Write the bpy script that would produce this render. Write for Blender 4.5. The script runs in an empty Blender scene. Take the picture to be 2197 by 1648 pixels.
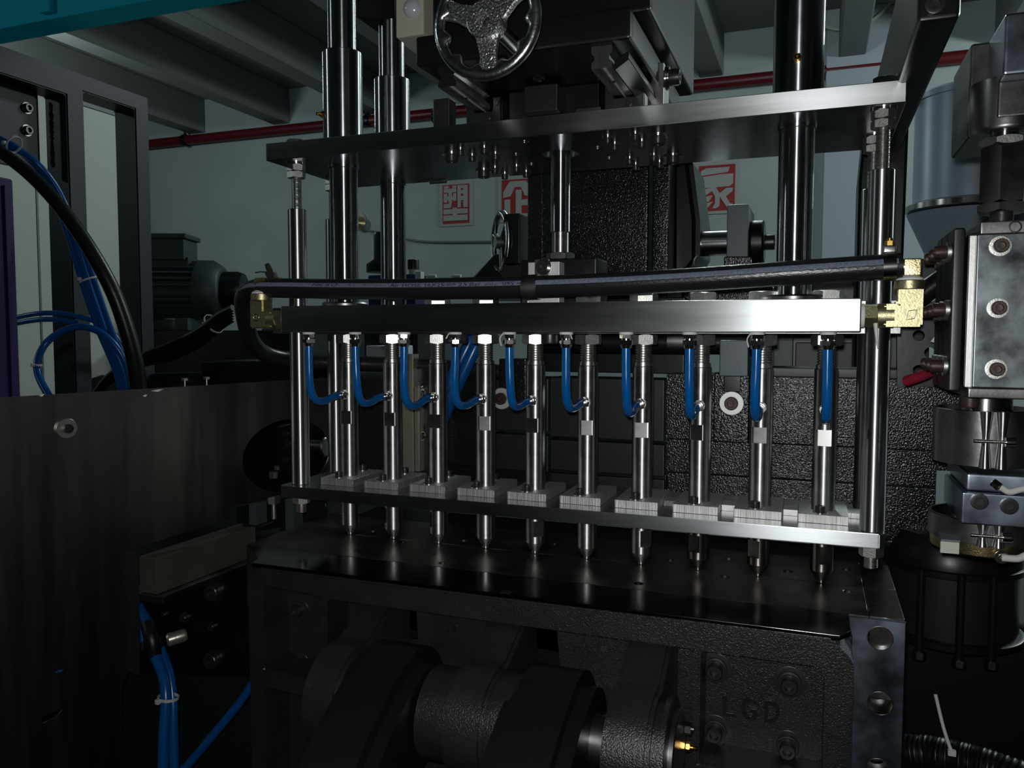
import bpy, bmesh, math, random
from mathutils import Vector as V, Matrix
random.seed(7)
SC = bpy.context.scene
COL = SC.collection

# ------------------------------------------------------------------ camera, light, exposure
F_PX, YAW, PITCH, ROLL = 1716.7, .36143, .06088, .00111
FW = V((-math.sin(YAW)*math.cos(PITCH), math.cos(YAW)*math.cos(PITCH), -math.sin(PITCH)))
_R = V((math.cos(YAW), math.sin(YAW), 0)); _U = _R.cross(FW)
RT = _R*math.cos(ROLL)+_U*math.sin(ROLL); UP = _U*math.cos(ROLL)-_R*math.sin(ROLL)
cam = bpy.data.cameras.new('camera'); cam_o = bpy.data.objects.new('camera', cam); COL.objects.link(cam_o)
cam.sensor_fit = 'HORIZONTAL'; cam.sensor_width = 36; cam.lens = F_PX/2197*36; cam.clip_start = .02; cam.clip_end = 60
cam_o.matrix_world = Matrix(((RT.x, UP.x, -FW.x, 0), (RT.y, UP.y, -FW.y, 0), (RT.z, UP.z, -FW.z, 0), (0, 0, 0, 1)))
SC.camera = cam_o
w = bpy.data.worlds.new('world'); SC.world = w; w.use_nodes = True
w.node_tree.nodes['Background'].inputs[0].default_value = (.75, .95, 1, 1)
w.node_tree.nodes['Background'].inputs[1].default_value = .008
fl = bpy.data.lights.new('phone_flash', 'SPOT'); fl.energy = 14; fl.spot_size = math.radians(136); fl.spot_blend = 1; fl.shadow_soft_size = .006; fl.color = (.98, 1, .99)
fl_o = bpy.data.objects.new('phone_flash', fl); COL.objects.link(fl_o); fl_o.location = (-.004, -.004, .014)
fl_o.rotation_euler = (FW*.96+RT*.09-UP*.12).to_track_quat('-Z', 'Y').to_euler()
for x, y, z, e in ((-4.6, 3.2, 1.45, 34), (-.4, 3.0, 1.5, 36), (2.4, 4.3, 1.45, 96), (-4.0, -.6, 1.4, 20)):  # added unseen fill lights that brighten wall and ceiling, the last the teal beam
    l = bpy.data.lights.new('hall_fill', 'POINT'); l.shadow_soft_size = .12; l.energy = e; l.color = (.84, .99, 1)
    o = bpy.data.objects.new('hall_fill', l); COL.objects.link(o); o.location = (x, y, z)
SC.view_settings.view_transform = 'Standard'; SC.view_settings.look = 'None'
SC.view_settings.exposure = 0; SC.view_settings.gamma = 1; SC.view_settings.use_curve_mapping = False

# ------------------------------------------------------------------ pixel -> place on a known plane
def ray(x, y): return FW+RT*((x-1098.5)/F_PX)+UP*((824-y)/F_PX)
def aY(x, y, Y): d = ray(x, y); return d*(Y/d.y)
def aX(x, y, X): d = ray(x, y); return d*(X/d.x)
def aZ(x, y, Z): d = ray(x, y); return d*(Z/d.z)
def aPl(x, y, p, n): d = ray(x, y); return d*(p.dot(n)/d.dot(n))

# ------------------------------------------------------------------ materials
MAT = {}
def mat(name, col, metal=0, rough=.5, bump=0, bscale=200, bdist=.001, var=0, vscale=30, spec=.5, coat=0, emis=None, stretch=None, aniso=0, arot=.25, detail=2, voro=False, rvar=0):
    m = bpy.data.materials.new(name); m.use_nodes = True; nt = m.node_tree; N = nt.nodes; L = nt.links
    b = N['Principled BSDF']
    b.inputs['Base Color'].default_value = (*col, 1); b.inputs['Metallic'].default_value = metal; b.inputs['Roughness'].default_value = rough
    b.inputs['Specular IOR Level'].default_value = spec; b.inputs['Coat Weight'].default_value = coat; b.inputs['Coat Roughness'].default_value = .12
    b.inputs['Anisotropic'].default_value = aniso
    if aniso:
        tn = N.new('ShaderNodeTangent'); tn.direction_type = 'RADIAL'; tn.axis = 'Z'; L.new(tn.outputs[0], b.inputs['Tangent']); b.inputs['Anisotropic Rotation'].default_value = arot
    tc = N.new('ShaderNodeTexCoord'); co = tc.outputs['Object']
    if stretch:
        mp = N.new('ShaderNodeMapping'); mp.inputs['Scale'].default_value = stretch; L.new(co, mp.inputs[0]); co = mp.outputs[0]
    if bump:
        if voro:
            t = N.new('ShaderNodeTexVoronoi'); t.feature = 'SMOOTH_F1'; t.inputs['Scale'].default_value = bscale; L.new(co, t.inputs['Vector']); h = t.outputs['Distance']
        else:
            t = N.new('ShaderNodeTexNoise'); t.inputs['Scale'].default_value = bscale; t.inputs['Detail'].default_value = detail; L.new(co, t.inputs['Vector']); h = t.outputs['Fac']
        bn = N.new('ShaderNodeBump'); bn.inputs['Strength'].default_value = bump; bn.inputs['Distance'].default_value = bdist
        L.new(h, bn.inputs['Height']); L.new(bn.outputs[0], b.inputs['Normal'])
    if var or rvar:
        t = N.new('ShaderNodeTexNoise'); t.inputs['Scale'].default_value = vscale; t.inputs['Detail'].default_value = 5; L.new(co, t.inputs['Vector'])
        if var:
            r = N.new('ShaderNodeValToRGB'); r.color_ramp.elements[0].position = .3; r.color_ramp.elements[1].position = .7
            r.color_ramp.elements[0].color = (*[c*(1-var) for c in col], 1); r.color_ramp.elements[1].color = (*[min(1, c*(1+var)) for c in col], 1)
            L.new(t.outputs['Fac'], r.inputs[0]); L.new(r.outputs[0], b.inputs['Base Color'])
        if rvar:
            q = N.new('ShaderNodeMapRange'); q.inputs[1].default_value = .3; q.inputs[2].default_value = .7
            q.inputs[3].default_value = max(.02, rough-rvar); q.inputs[4].default_value = rough+rvar
            L.new(t.outputs['Fac'], q.inputs[0]); L.new(q.outputs[0], b.inputs['Roughness'])
    MAT[name] = m; return m
mat('rod_steel', (.52, .52, .53), 1, .38, .04, 900, .0004, var=.10, vscale=60, rvar=.03, stretch=(1, 1, .15), aniso=.88)
mat('pin_steel', (.56, .55, .54), 1, .42, .05, 700, .0003, var=.12, vscale=50, rvar=.04, stretch=(1, 1, 3), aniso=.82)
mat('chrome', (.52, .54, .57), 1, .26, .03, 260, .0004, rvar=.04, vscale=25, aniso=.98)
mat('wheel_chrome', (.62, .63, .65), 1, .24, .35, 160, .0012, rvar=.05)
mat('wheel_cast', (.60, .60, .61), 1, .34, .9, 420, .0012, detail=1)
mat('brushed', (.48, .50, .51), 1, .365, .06, 500, .0004, var=.18, vscale=14, rvar=.06, stretch=(.25, 1, 3), aniso=.8)
mat('plate_steel', (.46, .48, .50), 1, .36, .06, 500, .0004, var=.14, vscale=16, rvar=.05, stretch=(.3, 1, 2), aniso=.8)
mat('ground_steel', (.42, .43, .44), 1, .23, .04, 300, .0003, var=.12, vscale=16, rvar=.05)
mat('shaft_steel', (.45, .45, .46), 1, .2)
mat('milled', (.66, .66, .64), 1, .52, .5, 260, .0008, var=.22, vscale=120, stretch=(3, 3, .12))
mat('tip_steel', (.30, .27, .25), 1, .34, .05, 500, .0004, var=.2, vscale=60, aniso=.8)
mat('clamp_top', (.50, .50, .49), .9, .5, .2, 400, .0005, var=.15, vscale=60)
mat('nut_zinc', (.52, .52, .49), 1, .40, .25, 700, .0005, var=.15, vscale=200)
mat('thread_steel', (.56, .55, .52), 1, .38, var=.2, vscale=300, aniso=.5)
mat('stained_steel', (.22, .215, .21), 1, .36, .12, 300, .0005, var=.22, vscale=20, rvar=.07)
mat('mould_steel', (.30, .285, .26), 1, .33, .05, 300, .0004, var=.25, vscale=18, rvar=.08)
mat('blued_steel', (.30, .34, .42), 1, .33, .06, 200, .0005, var=.35, vscale=26, rvar=.07)
mat('die_steel', (.16, .18, .19), 1, .34, .06, 200, .0005, var=.3, vscale=40, rvar=.1)
mat('sheet_steel', (.24, .235, .21), 1, .33, .28, 3, .012, var=.15, vscale=6, rvar=.05, stretch=(6, 6, .5))
mat('black_oxide', (.018, .018, .019), 0, .34, .15, 600, .0004, spec=.6)
mat('black_paint', (.0065, .0075, .008), 0, .33, .10, 80, .001, spec=.38)
mat('letter_paint', (.012, .012, .0125), 0, .28, .2, 500, .0005, spec=.8)
mat('strip_steel', (.15, .147, .14), 1, .17, .03, 300, .0003, var=.2, vscale=18, rvar=.04)
mat('black_cast', (.017, .017, .0175), 0, .29, .8, 700, .0008, spec=.62, detail=3, var=.2)
mat('speckle_paint', (.007, .0078, .0085), 0, .22, .75, 460, .0010, spec=.5, detail=1)
mat('link_paint', (.007, .0075, .0075), 0, .36, .25, 220, .0006, spec=.35, detail=3)
mat('dark_panel', (.011, .0135, .0145), 0, .42, .1, 300, .0004)
mat('frame_paint', (.012, .018, .022), 0, .45, .5, 420, .0006, spec=.3)
mat('teal_paint', (.008, .66, .88), 0, .75, .05, 90, spec=.15)
mat('purple_paint', (.026, .009, .085), 0, .55, spec=.25)
mat('cream', (.50, .53, .46), 0, .5, .05, 60)
mat('cream_plastic', (.42, .40, .32), 0, .45)
mat('grey_machine', (.11, .15, .16), 0, .45, .2, 300, .0005)
mat('motor_paint', (.035, .052, .055), 0, .5, .15, 300)
mat('hopper_steel', (.40, .50, .60), .25, .36, .05, 60, .001, var=.08, vscale=8)
mat('brass', (.62, .50, .26), 1, .30, .45, 700, .0005, var=.15, vscale=200)
mat('brass_bright', (.80, .50, .14), 1, .22)
mat('elbow_zinc', (.50, .46, .27), 1, .44, .35, 520, .0006, var=.18, vscale=260)
mat('nickel', (.72, .70, .66), 1, .16)
mat('blue_tube', (.002, .105, .36), 0, .20, spec=.5)
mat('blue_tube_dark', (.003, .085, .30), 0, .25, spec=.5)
mat('print_dark', (.002, .03, .10), 0, .5)
mat('white_tape', (.72, .72, .70), 0, .7, .4, 300, .0006)
mat('tie_white', (.55, .56, .56), 0, .45)
mat('hose_rubber', (.013, .014, .015), 0, .30, .3, 240, .0008, spec=.5, stretch=(1, 3, 3))
mat('hose_stripe', (.14, .165, .23), 0, .55, .6, 600, .0006, var=.3, vscale=500)
mat('hose_print', (.004, .006, .02), 0, .5)
mat('cable_black', (.006, .006, .006), 0, .4)
mat('wall_paint', (.40, .46, .46), 0, .75, .15, 6, .01, var=.07, vscale=2)
mat('ceiling_paint', (.19, .20, .197), 0, .8, .1, 6, .01, var=.05, vscale=2)
mat('floor_paint', (.012, .013, .013), 0, .6, var=.2, vscale=5)
mat('dark_wall', (.05, .055, .055), 0, .8)
mat('red_pipe', (.105, .006, .009), 0, .4)
mat('sign_white', (.42, .42, .41), 0, .7)
mat('sign_red', (.34, .014, .016), 0, .6)
mat('brown_bolt', (.05, .03, .022), .3, .45, .3, 400, .0005)
mat('alu_strip', (.62, .58, .47), .8, .34, .1, 40, .002)
mat('beige_bar', (.085, .075, .058), .4, .5, var=.15)
mat('blue_black', (.002, .004, .0065), 0, .32, spec=.5)
mat('grease_red', (.35, .02, .05), 0, .4)
mat('dome_grey', (.45, .46, .50), 0, .2, spec=.7)
mat('bright_side', (.74, .74, .72), .85, .52, .3, 300, .0004)
mat('pillar_paint', (.40, .45, .49), 0, .7, .05, 20)
mat('pale_grey', (.50, .53, .53), 0, .6)
mat('glass_fibre', (.55, .54, .50), 0, .8, .6, 900, .0008)
mat('blue_box', (.01, .02, .10), 0, .4)

# ------------------------------------------------------------------ mesh helpers
class B:
    """collects shapes (world coordinates) for one mesh"""
    def __init__(s): s.v = []; s.f = []
    def add(s, vs, fs):
        k = len(s.v); s.v += [V(q) for q in vs]; s.f += [tuple(i+k for i in f) for f in fs]; return s
    def box(s, a, b, bev=0):
        x0, y0, z0 = [min(a[i], b[i]) for i in range(3)]; x1, y1, z1 = [max(a[i], b[i]) for i in range(3)]
        vs = [(x0, y0, z0), (x1, y0, z0), (x1, y1, z0), (x0, y1, z0), (x0, y0, z1), (x1, y0, z1), (x1, y1, z1), (x0, y1, z1)]
        fs = [(3, 2, 1, 0), (4, 5, 6, 7), (0, 1, 5, 4), (1, 2, 6, 5), (2, 3, 7, 6), (3, 0, 4, 7)]
        if not bev: return s.add(vs, fs)
        return s.bm(vs, fs, bev)
    def bm(s, vs, fs, bev, seg=2, ang=.5):
        bm = bmesh.new(); q = [bm.verts.new(v) for v in vs]
        for f in fs: bm.faces.new([q[i] for i in f])
        bmesh.ops.recalc_face_normals(bm, faces=bm.faces)
        es = [e for e in bm.edges if len(e.link_faces) == 2 and e.calc_face_angle(0) > ang]
        bmesh.ops.bevel(bm, geom=es, offset=bev, segments=seg, affect='EDGES', profile=.5, clamp_overlap=True)
        return s.take(bm)
    def take(s, bm):
        bm.verts.index_update(); s.add([v.co.copy() for v in bm.verts], [[v.index for v in f.verts] for f in bm.faces]); bm.free(); return s
    def obox(s, c, ax, ay, az, hx, hy, hz, bev=0):
        c = V(c); ax, ay, az = V(ax).normalized()*hx, V(ay).normalized()*hy, V(az).normalized()*hz
        vs = [c+ax*i+ay*j+az*k for k in (-1, 1) for i, j in ((-1, -1), (1, -1), (1, 1), (-1, 1))]
        fs = [(3, 2, 1, 0), (4, 5, 6, 7), (0, 1, 5, 4), (1, 2, 6, 5), (2, 3, 7, 6), (3, 0, 4, 7)]
        return s.bm(vs, fs, bev) if bev else s.add(vs, fs)
    def lathe(s, o, d, prof, seg=24, rot=0, clip=None, ref=None):
        """profile [(radius, height)] turned about axis d through o; clip(i,a,x,y)->(x,y) reshapes ring i"""
        o = V(o); d = V(d).normalized(); r = V(ref) if ref else (V((1, 0, 0)) if abs(d.x) < .9 else V((0, 1, 0)))
        u = (r-d*r.dot(d)).normalized(); w_ = d.cross(u); vs = []; fs = []; rings = []
        for i, (rad, h) in enumerate(prof):
            if rad < 1e-7: vs.append(o+d*h); rings.append([len(vs)-1]*seg); continue
            k = len(vs)
            for j in range(seg):
                a = rot+2*math.pi*j/seg; x, y = rad*math.cos(a), rad*math.sin(a)
                if clip: x, y = clip(i, x, y)
                vs.append(o+d*h+u*x+w_*y)
            rings.append(list(range(k, k+seg)))
        for p, q in zip(rings, rings[1:]):
            for j in range(seg):
                f = []
                for t in (p[j], p[(j+1) % seg], q[(j+1) % seg], q[j]):
                    if t not in f: f.append(t)
                if len(f) > 2: fs.append(f)
        closed = len(prof) > 2 and prof[0] == prof[-1]
        if len(set(rings[0])) > 1 and not closed: fs.append(rings[0][::-1])
        if len(set(rings[-1])) > 1 and not closed: fs.append(rings[-1])
        return s.add(vs, fs)
    def cyl(s, p0, p1, r, seg=24, r2=None, ch=0):
        p0 = V(p0); p1 = V(p1); h = (p1-p0).length; r2 = r if r2 is None else r2
        pr = [(r-ch, 0), (r, ch), (r2, h-ch), (r2-ch, h)] if ch else [(r, 0), (r2, h)]
        return s.lathe(p0, p1-p0, pr, seg)
    def ring(s, p0, p1, r, ri, seg=24):
        p0 = V(p0); p1 = V(p1); h = (p1-p0).length
        return s.lathe(p0, p1-p0, [(ri, 0), (r*.97, 0), (r, h*.15), (r, h*.85), (r*.97, h), (ri, h), (ri, 0)], seg)
    def hexn(s, p0, p1, r, rot=0, ri=0):
        p0 = V(p0); p1 = V(p1); h = (p1-p0).length
        # a hexagon whose corners are turned down by a chamfer: 24 points, corners lowered
        N = 24; vs = []; o = p0; d = (p1-p0).normalized(); rf = V((1, 0, 0)) if abs(d.x) < .9 else V((0, 1, 0))
        u = (rf-d*rf.dot(d)).normalized(); w_ = d.cross(u); fs = []
        def hr(a): b = (a % (math.pi/3))-math.pi/6; return r*math.cos(math.pi/6)/math.cos(b)
        rin = r*.87
        lev = [[rin*.985]*N, [0]*N, [0]*N, [rin*.985]*N]
        for k in range(4):
            for j in range(N):
                a = 2*math.pi*j/N; R_ = hr(a); dz = max(0, R_-rin)*.6
                if k in (0, 3): rr = rin*.99
                else: rr = R_
                z = (0, dz, h-dz, h)[k]
                vs.append(o+d*z+u*rr*math.cos(a+rot)+w_*rr*math.sin(a+rot))
        for k in range(3):
            for j in range(N):
                fs.append((k*N+j, k*N+(j+1) % N, (k+1)*N+(j+1) % N, (k+1)*N+j))
        fs.append(list(range(N))[::-1]); fs.append(list(range(3*N, 4*N)))
        return s.add(vs, fs)
    def thread(s, p0, p1, r, pitch=.0015, seg=20):
        p0 = V(p0); p1 = V(p1); h = (p1-p0).length; n = max(2, int(h/pitch)); pr = [(r*.84, 0)]
        for i in range(n): pr += [(r, h*(i+.25)/n), (r, h*(i+.70)/n), (r*.84, h*(i+.95)/n), (r*.84, h*(i+1)/n)]
        return s.lathe(p0, p1-p0, pr, seg)
    def screw(s, p, d, r, h):
        """socket cap head standing on p, pointing along d"""
        return s.lathe(p, d, [(r*.96, 0), (r, h*.06), (r, h*.88), (r*.9, h), (r*.56, h), (r*.52, h*.5), (0, h*.45)], 18)
    def tube(s, pts, r, seg=12, sm=6, caps=True, rf=None):
        P = smooth(pts, sm) if sm else [V(p) for p in pts]
        T = [((P[min(i+1, len(P)-1)]-P[max(i-1, 0)]).normalized()) for i in range(len(P))]
        n = V((0, 0, 1)); n = n if abs(T[0].dot(n)) < .9 else V((1, 0, 0)); vs = []; fs = []
        for i, (p, t) in enumerate(zip(P, T)):
            n = (n-t*n.dot(t)).normalized(); b = t.cross(n); rr = r if rf is None else rf(i/(len(P)-1))*r
            for j in range(seg):
                a = 2*math.pi*j/seg; vs.append(p+n*rr*math.cos(a)+b*rr*math.sin(a))
        for i in range(len(P)-1):
            for j in range(seg): fs.append((i*seg+j, i*seg+(j+1) % seg, (i+1)*seg+(j+1) % seg, (i+1)*seg+j))
        if caps: fs.append(list(range(seg))[::-1]); fs.append(list(range((len(P)-1)*seg, len(P)*seg)))
        return s.add(vs, fs)
    def poly(s, loops, ext, bev=0, seg=2, ang=.5):
        """flat outline (first loop) with holes, thickened along ext"""
        bm = bmesh.new(); es = []
        for lp in loops:
            q = [bm.verts.new(V(p)) for p in lp]
            es += [bm.edges.new((q[i], q[(i+1) % len(q)])) for i in range(len(q))]
        if len(loops) == 1: bm.faces.new(list(bm.verts))
        else: bmesh.ops.triangle_fill(bm, use_beauty=True, use_dissolve=False, edges=es)
        g = bmesh.ops.extrude_face_region(bm, geom=list(bm.faces))
        bmesh.ops.translate(bm, verts=[e for e in g['geom'] if isinstance(e, bmesh.types.BMVert)], vec=V(ext))
        bmesh.ops.recalc_face_normals(bm, faces=bm.faces)
        if bev:
            ee = [e for e in bm.edges if len(e.link_faces) == 2 and e.calc_face_angle(0) > ang]
            bmesh.ops.bevel(bm, geom=ee, offset=bev, segments=seg, affect='EDGES', clamp_overlap=True)
        return s.take(bm)
def smooth(pts, n):
    P = [V(p) for p in pts]; P = [P[0]*2-P[1]]+P+[P[-1]*2-P[-2]]; out = []
    for i in range(1, len(P)-2):
        a, b, c, d = P[i-1:i+3]
        for k in range(n):
            t = k/n; out.append(.5*((2*b)+(c-a)*t+(2*a-5*b+4*c-d)*t*t+(3*b-a-3*c+d)*t**3))
    out.append(P[-2]); return out
def circ(c, u, w_, r, n=28): c = V(c); return [c+V(u)*r*math.cos(2*math.pi*i/n)+V(w_)*r*math.sin(2*math.pi*i/n) for i in range(n)]
EX, EY, EZ = V((1, 0, 0)), V((0, 1, 0)), V((0, 0, 1))
def base_of(vs):
    xs = [v.x for v in vs]; ys = [v.y for v in vs]; zs = [v.z for v in vs]
    return V(((min(xs)+max(xs))/2, (min(ys)+max(ys))/2, min(zs)))
ROOT = {}
def obj(name, b, m, parent=None, sm=38):
    o0 = ROOT[parent.name] if parent else base_of(b.v)
    me = bpy.data.meshes.new(name); me.from_pydata([v-o0 for v in b.v], [], b.f); me.validate(); me.update()
    bm = bmesh.new(); bm.from_mesh(me); bmesh.ops.recalc_face_normals(bm, faces=bm.faces); bm.to_mesh(me); bm.free()
    me.polygons.foreach_set('use_smooth', [True]*len(me.polygons)); me.set_sharp_from_angle(angle=math.radians(sm))
    me.materials.append(MAT[m]); o = bpy.data.objects.new(name, me); COL.objects.link(o)
    wn = o.modifiers.new('weighted_normals', 'WEIGHTED_NORMAL'); wn.keep_sharp = True; wn.weight = 60
    if parent: o.parent = parent
    else: o.location = o0
    ROOT[o.name] = o0; return o
def ground(o):
    o.data.materials.append(MAT['ground_steel'])
    for p in o.data.polygons:
        if abs(p.normal.z) > .9: p.material_index = 1
def tag(o, label, cat, group=None):
    o['label'] = label; o['category'] = cat
    if group: o['group'] = group
    return o
def thing(name, loc, label, cat, group=None):
    o = bpy.data.objects.new(name, None); COL.objects.link(o); o.empty_display_size = .02; o.location = loc
    ROOT[o.name] = V(loc); return tag(o, label, cat, group)
def struct(o): o['kind'] = 'structure'; return o
def copy_tree(o, shift, parent=None):
    c = o.copy(); COL.objects.link(c)
    if parent: c.parent = parent
    else: c.location = o.location+V(shift)
    ROOT[c.name] = ROOT[o.name]+V(shift)
    for ch in o.children: copy_tree(ch, shift, c)
    return c
ORD = ['first', 'second', 'third', 'fourth', 'fifth', 'sixth', 'seventh', 'eighth', 'ninth', 'tenth']
def text_mesh(body, size, font_shear=0, bold=0):
    c = bpy.data.curves.new('txt', 'FONT'); c.body = body; c.size = size; c.shear = font_shear; c.offset = bold; c.resolution_u = 3
    o = bpy.data.objects.new('txt', c); COL.objects.link(o); bpy.context.view_layer.update()
    me = bpy.data.meshes.new_from_object(o.evaluated_get(bpy.context.evaluated_depsgraph_get()))
    vs = [v.co.copy() for v in me.vertices]; fs = [tuple(p.vertices) for p in me.polygons]
    bpy.data.objects.remove(o); bpy.data.curves.remove(c); bpy.data.meshes.remove(me); return vs, fs

# ------------------------------------------------------------------ the hall
WY = 6.0
ZC = aY(441, 214, WY).z; ZB = aY(441, 285, WY).z; FLOOR = -1.35
struct(obj('wall_back', B().box((-7, WY, FLOOR), (5, WY+.2, ZC+.3)), 'wall_paint'))
struct(obj('ceiling', B().box((-7, -3, ZC), (5, WY, ZC+.2)), 'ceiling_paint'))
struct(obj('floor', B().box((-7, -3, FLOOR-.1), (5, WY+.2, FLOOR)), 'floor_paint'))
struct(obj('wall_left', B().box((-7.2, -3, FLOOR), (-7, WY+.2, ZC+.3)), 'dark_wall'))
struct(obj('wall_right', B().box((5, -3, FLOOR), (5.2, WY+.2, ZC+.3)), 'dark_wall'))
struct(obj('wall_front', B().box((-7.2, -3.2, FLOOR), (5.2, -3, ZC+.3)), 'dark_wall'))
xb = aY(441, 285, WY).x; stp = aY(622, 264, WY).x-xb
for k in range(-3, 10):
    x1 = xb+stp*k
    if x1 > 4.9: break
    struct(obj('trim_%d' % (k+4), B().box((x1-.17, -2.9, ZB), (x1, WY, ZC), .012), 'ceiling_paint'))
# red fire pipe along the wall
pz = aY(400, 301, WY-.08).z; t = thing('red_pipe', (-2, WY-.08, pz), 'red pipe running along the back wall below the ceiling beams', 'pipe')
obj('pipe', B().cyl((-6.9, WY-.08, pz), (4.9, WY-.08, pz), .042, 16), 'red_pipe', t)
for px in (397, 790):
    p = aY(px, 290, WY-.08); obj('hanger', B().cyl((p.x, WY-.08, pz), (p.x, WY-.08, ZC-.02), .012, 8).ring((p.x-.02, WY-.08, pz), (p.x+.02, WY-.08, pz), .055, .04, 16), 'black_paint', t)
# wall characters: white cards, red field, raised white strokes
def sign(cx, x0, y0, x1, y1, strokes, label, bord=.0):
    Ys = WY-.012
    a = aY(x0, y0, Ys); b = aY(x1, y1, Ys); sw = b.x-a.x; sh = a.z-b.z
    t = thing('wall_sign', (a.x, Ys, b.z), label, 'sign', 'seal script character cards on the wall')
    obj('card', B().box((a.x-sw*.13, Ys, b.z-sh*.07), (b.x+sw*.13, WY-.001, a.z+sh*.07)), 'sign_white', t)
    obj('red_field', B().box((a.x, Ys-.004, b.z), (b.x, Ys, a.z)), 'sign_red', t)
    for i, st in enumerate(strokes):
        obj('stroke', B().poly([[V((a.x+u*sw, Ys-.0041, a.z-v*sh)) for u, v in st]], (0, -.003-.0005*i, 0)), 'sign_white', t)
def R(u0, v0, u1, v1): return [(u0, v0), (u1, v0), (u1, v1), (u0, v1)]
S1 = [R(.06, .03, .24, .09), R(.38, .03, .54, .09), [(.05, .10), (.53, .10), (.53, .20), (.05, .20)], R(.05, .225, .18, .45), R(.23, .2, .36, .46), R(.41, .225, .53, .42), R(.18, .3, .41, .40),
      R(.05, .49, .30, .53), [(.05, .5), (.22, .5), (.34, .44), (.34, .56), (.28, .6), (.05, .6)], R(.58, .03, .95, .11), R(.58, .11, .70, .60), R(.80, .11, .95, .60), R(.70, .16, .80, .25), R(.70, .31, .80, .42), R(.70, .46, .80, .47),
      R(.05, .635, .95, .76), R(.40, .6, .56, .9), R(.05, .79, .95, .935)]
sign(0, 950, 398, 1007, 478, S1, 'small red and white character card left of the black gearbox')
S2 = [[(.25, .05), (.75, .05), (.95, .3), (.95, .45), (.72, .42), (.6, .2), (.4, .2), (.28, .42), (.05, .45), (.05, .3)], R(.09, .5, .27, .93), R(.44, .27, .62, .93), R(.62, .52, .92, .67), R(.05, .87, .95, .95)]
sign(0, 1077, 387, 1146, 468, S2, 'large stroke red and white character card half hidden by the gearbox')
S3 = [[(.05, .12), (.2, .06), (.85, .06), (.80, .17), (.05, .22)], [(.05, .25), (.6, .21), (.95, .21), (.95, .42), (.85, .48), (.05, .50), (.05, .40), (.16, .38), (.16, .32), (.05, .32)],
      [(.30, .48), (.47, .48), (.60, .64), (.58, .9), (.50, .95), (.38, .95), (.46, .85), (.46, .68)], [(.05, .54), (.30, .50), (.40, .55), (.24, .64), (.05, .66)], [(.05, .70), (.22, .68), (.40, .66), (.28, .80), (.05, .80)], [(.05, .85), (.26, .82), (.40, .80), (.24, .95), (.05, .95)],
      [(.56, .64), (.76, .52), (.95, .52), (.93, .6), (.76, .70), (.88, .86), (.95, .86), (.95, .95), (.80, .95), (.64, .76)]]
sign(0, 1500, 357, 1576, 450, S3, 'red and white character card beside the right guide shaft')
for px, py in ((770, 468),):
    p = aY(px, py, WY-.03); t = thing('wall_hook', p, 'small brown hook with a cable on the back wall', 'hook')
    obj('plate', B().lathe(p, (0, 1, 0), [(.05, 0), (.05, .03)], 12), 'cream_plastic', t)
    obj('knob', B().lathe(p+V((.02, 0, -.05)), (0, -1, 0), [(.05, 0), (.06, .03), (.03, .08), (0, .09)], 14), 'brass', t)
    obj('cable', B().tube([p+V((.05, 0, -.1)), p+V((.3, 0, -.15)), p+V((.6, 0, -.22)), p+V((1.3, 0, -.25))], .008, 6), 'grey_machine', t)

# ------------------------------------------------------------------ blow pin station
ZLT, ZLB = -.2031, -.2185          # lower plate
ZU, ZT = .2287, .2510              # top plate underside, top
YF = .885; YBK = 1.092             # top plate front, back
ZMT = -.277                        # top of the mould
XN = lambda k: -.5995+.068*k
YN = .95
# top plate with screws
t = thing('top_plate', (-.30, .99, ZU), 'long brushed steel plate at the top carrying the slide', 'plate')
hole = circ((-.3065, .985, ZU), EX, EY, .0225)
ground(obj('plate', B().poly([[(-.681, YF, ZU), (.0785, YF, ZU), (.0785, YBK, ZU), (-.681, YBK, ZU)], hole], (0, 0, ZT-ZU), .0008, 1), 'brushed', t))
big = [(969, 331), (1038, 366), (1412, 292), (1444, 335)]
small = [(988, 321), (1013, 334), (1039, 317), (1063, 330), (1062, 360), (1083, 373), (1108, 357), (1129, 369), (1304, 294), (1319, 309), (1363, 287), (1377, 303), (1351, 340), (1364, 353), (1403, 333), (1415, 348)]
for q, (rr, hh) in [(p, (.0082, .0085)) for p in big]+[(p, (.0046, .0058)) for p in small]:
    p = aZ(q[0], q[1], ZU); s_ = obj('screw', B().screw(p-EZ*.0016, -EZ, rr, hh), 'black_oxide', t)
    obj('washer', B().cyl(p, p-EZ*.0016, rr*1.42, 24, ch=.0003), 'nickel', s_)
for q in ((1125, 304), (1107, 331), (1140, 352), (1282, 317), (1307, 339)):
    p = aZ(q[0], q[1], ZU); obj('hole_plug', B().ring(p+EZ*.0005, p-EZ*.0008, .0052, .0035, 16), 'stained_steel', t)
p = aZ(945, 391, ZU); obj('dowel_pin', B().cyl((p.x-.014, YBK+.0, ZU+.001), (p.x+.012, YBK+.0, ZU+.001), .0042, 16), 'nickel', t)

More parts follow.
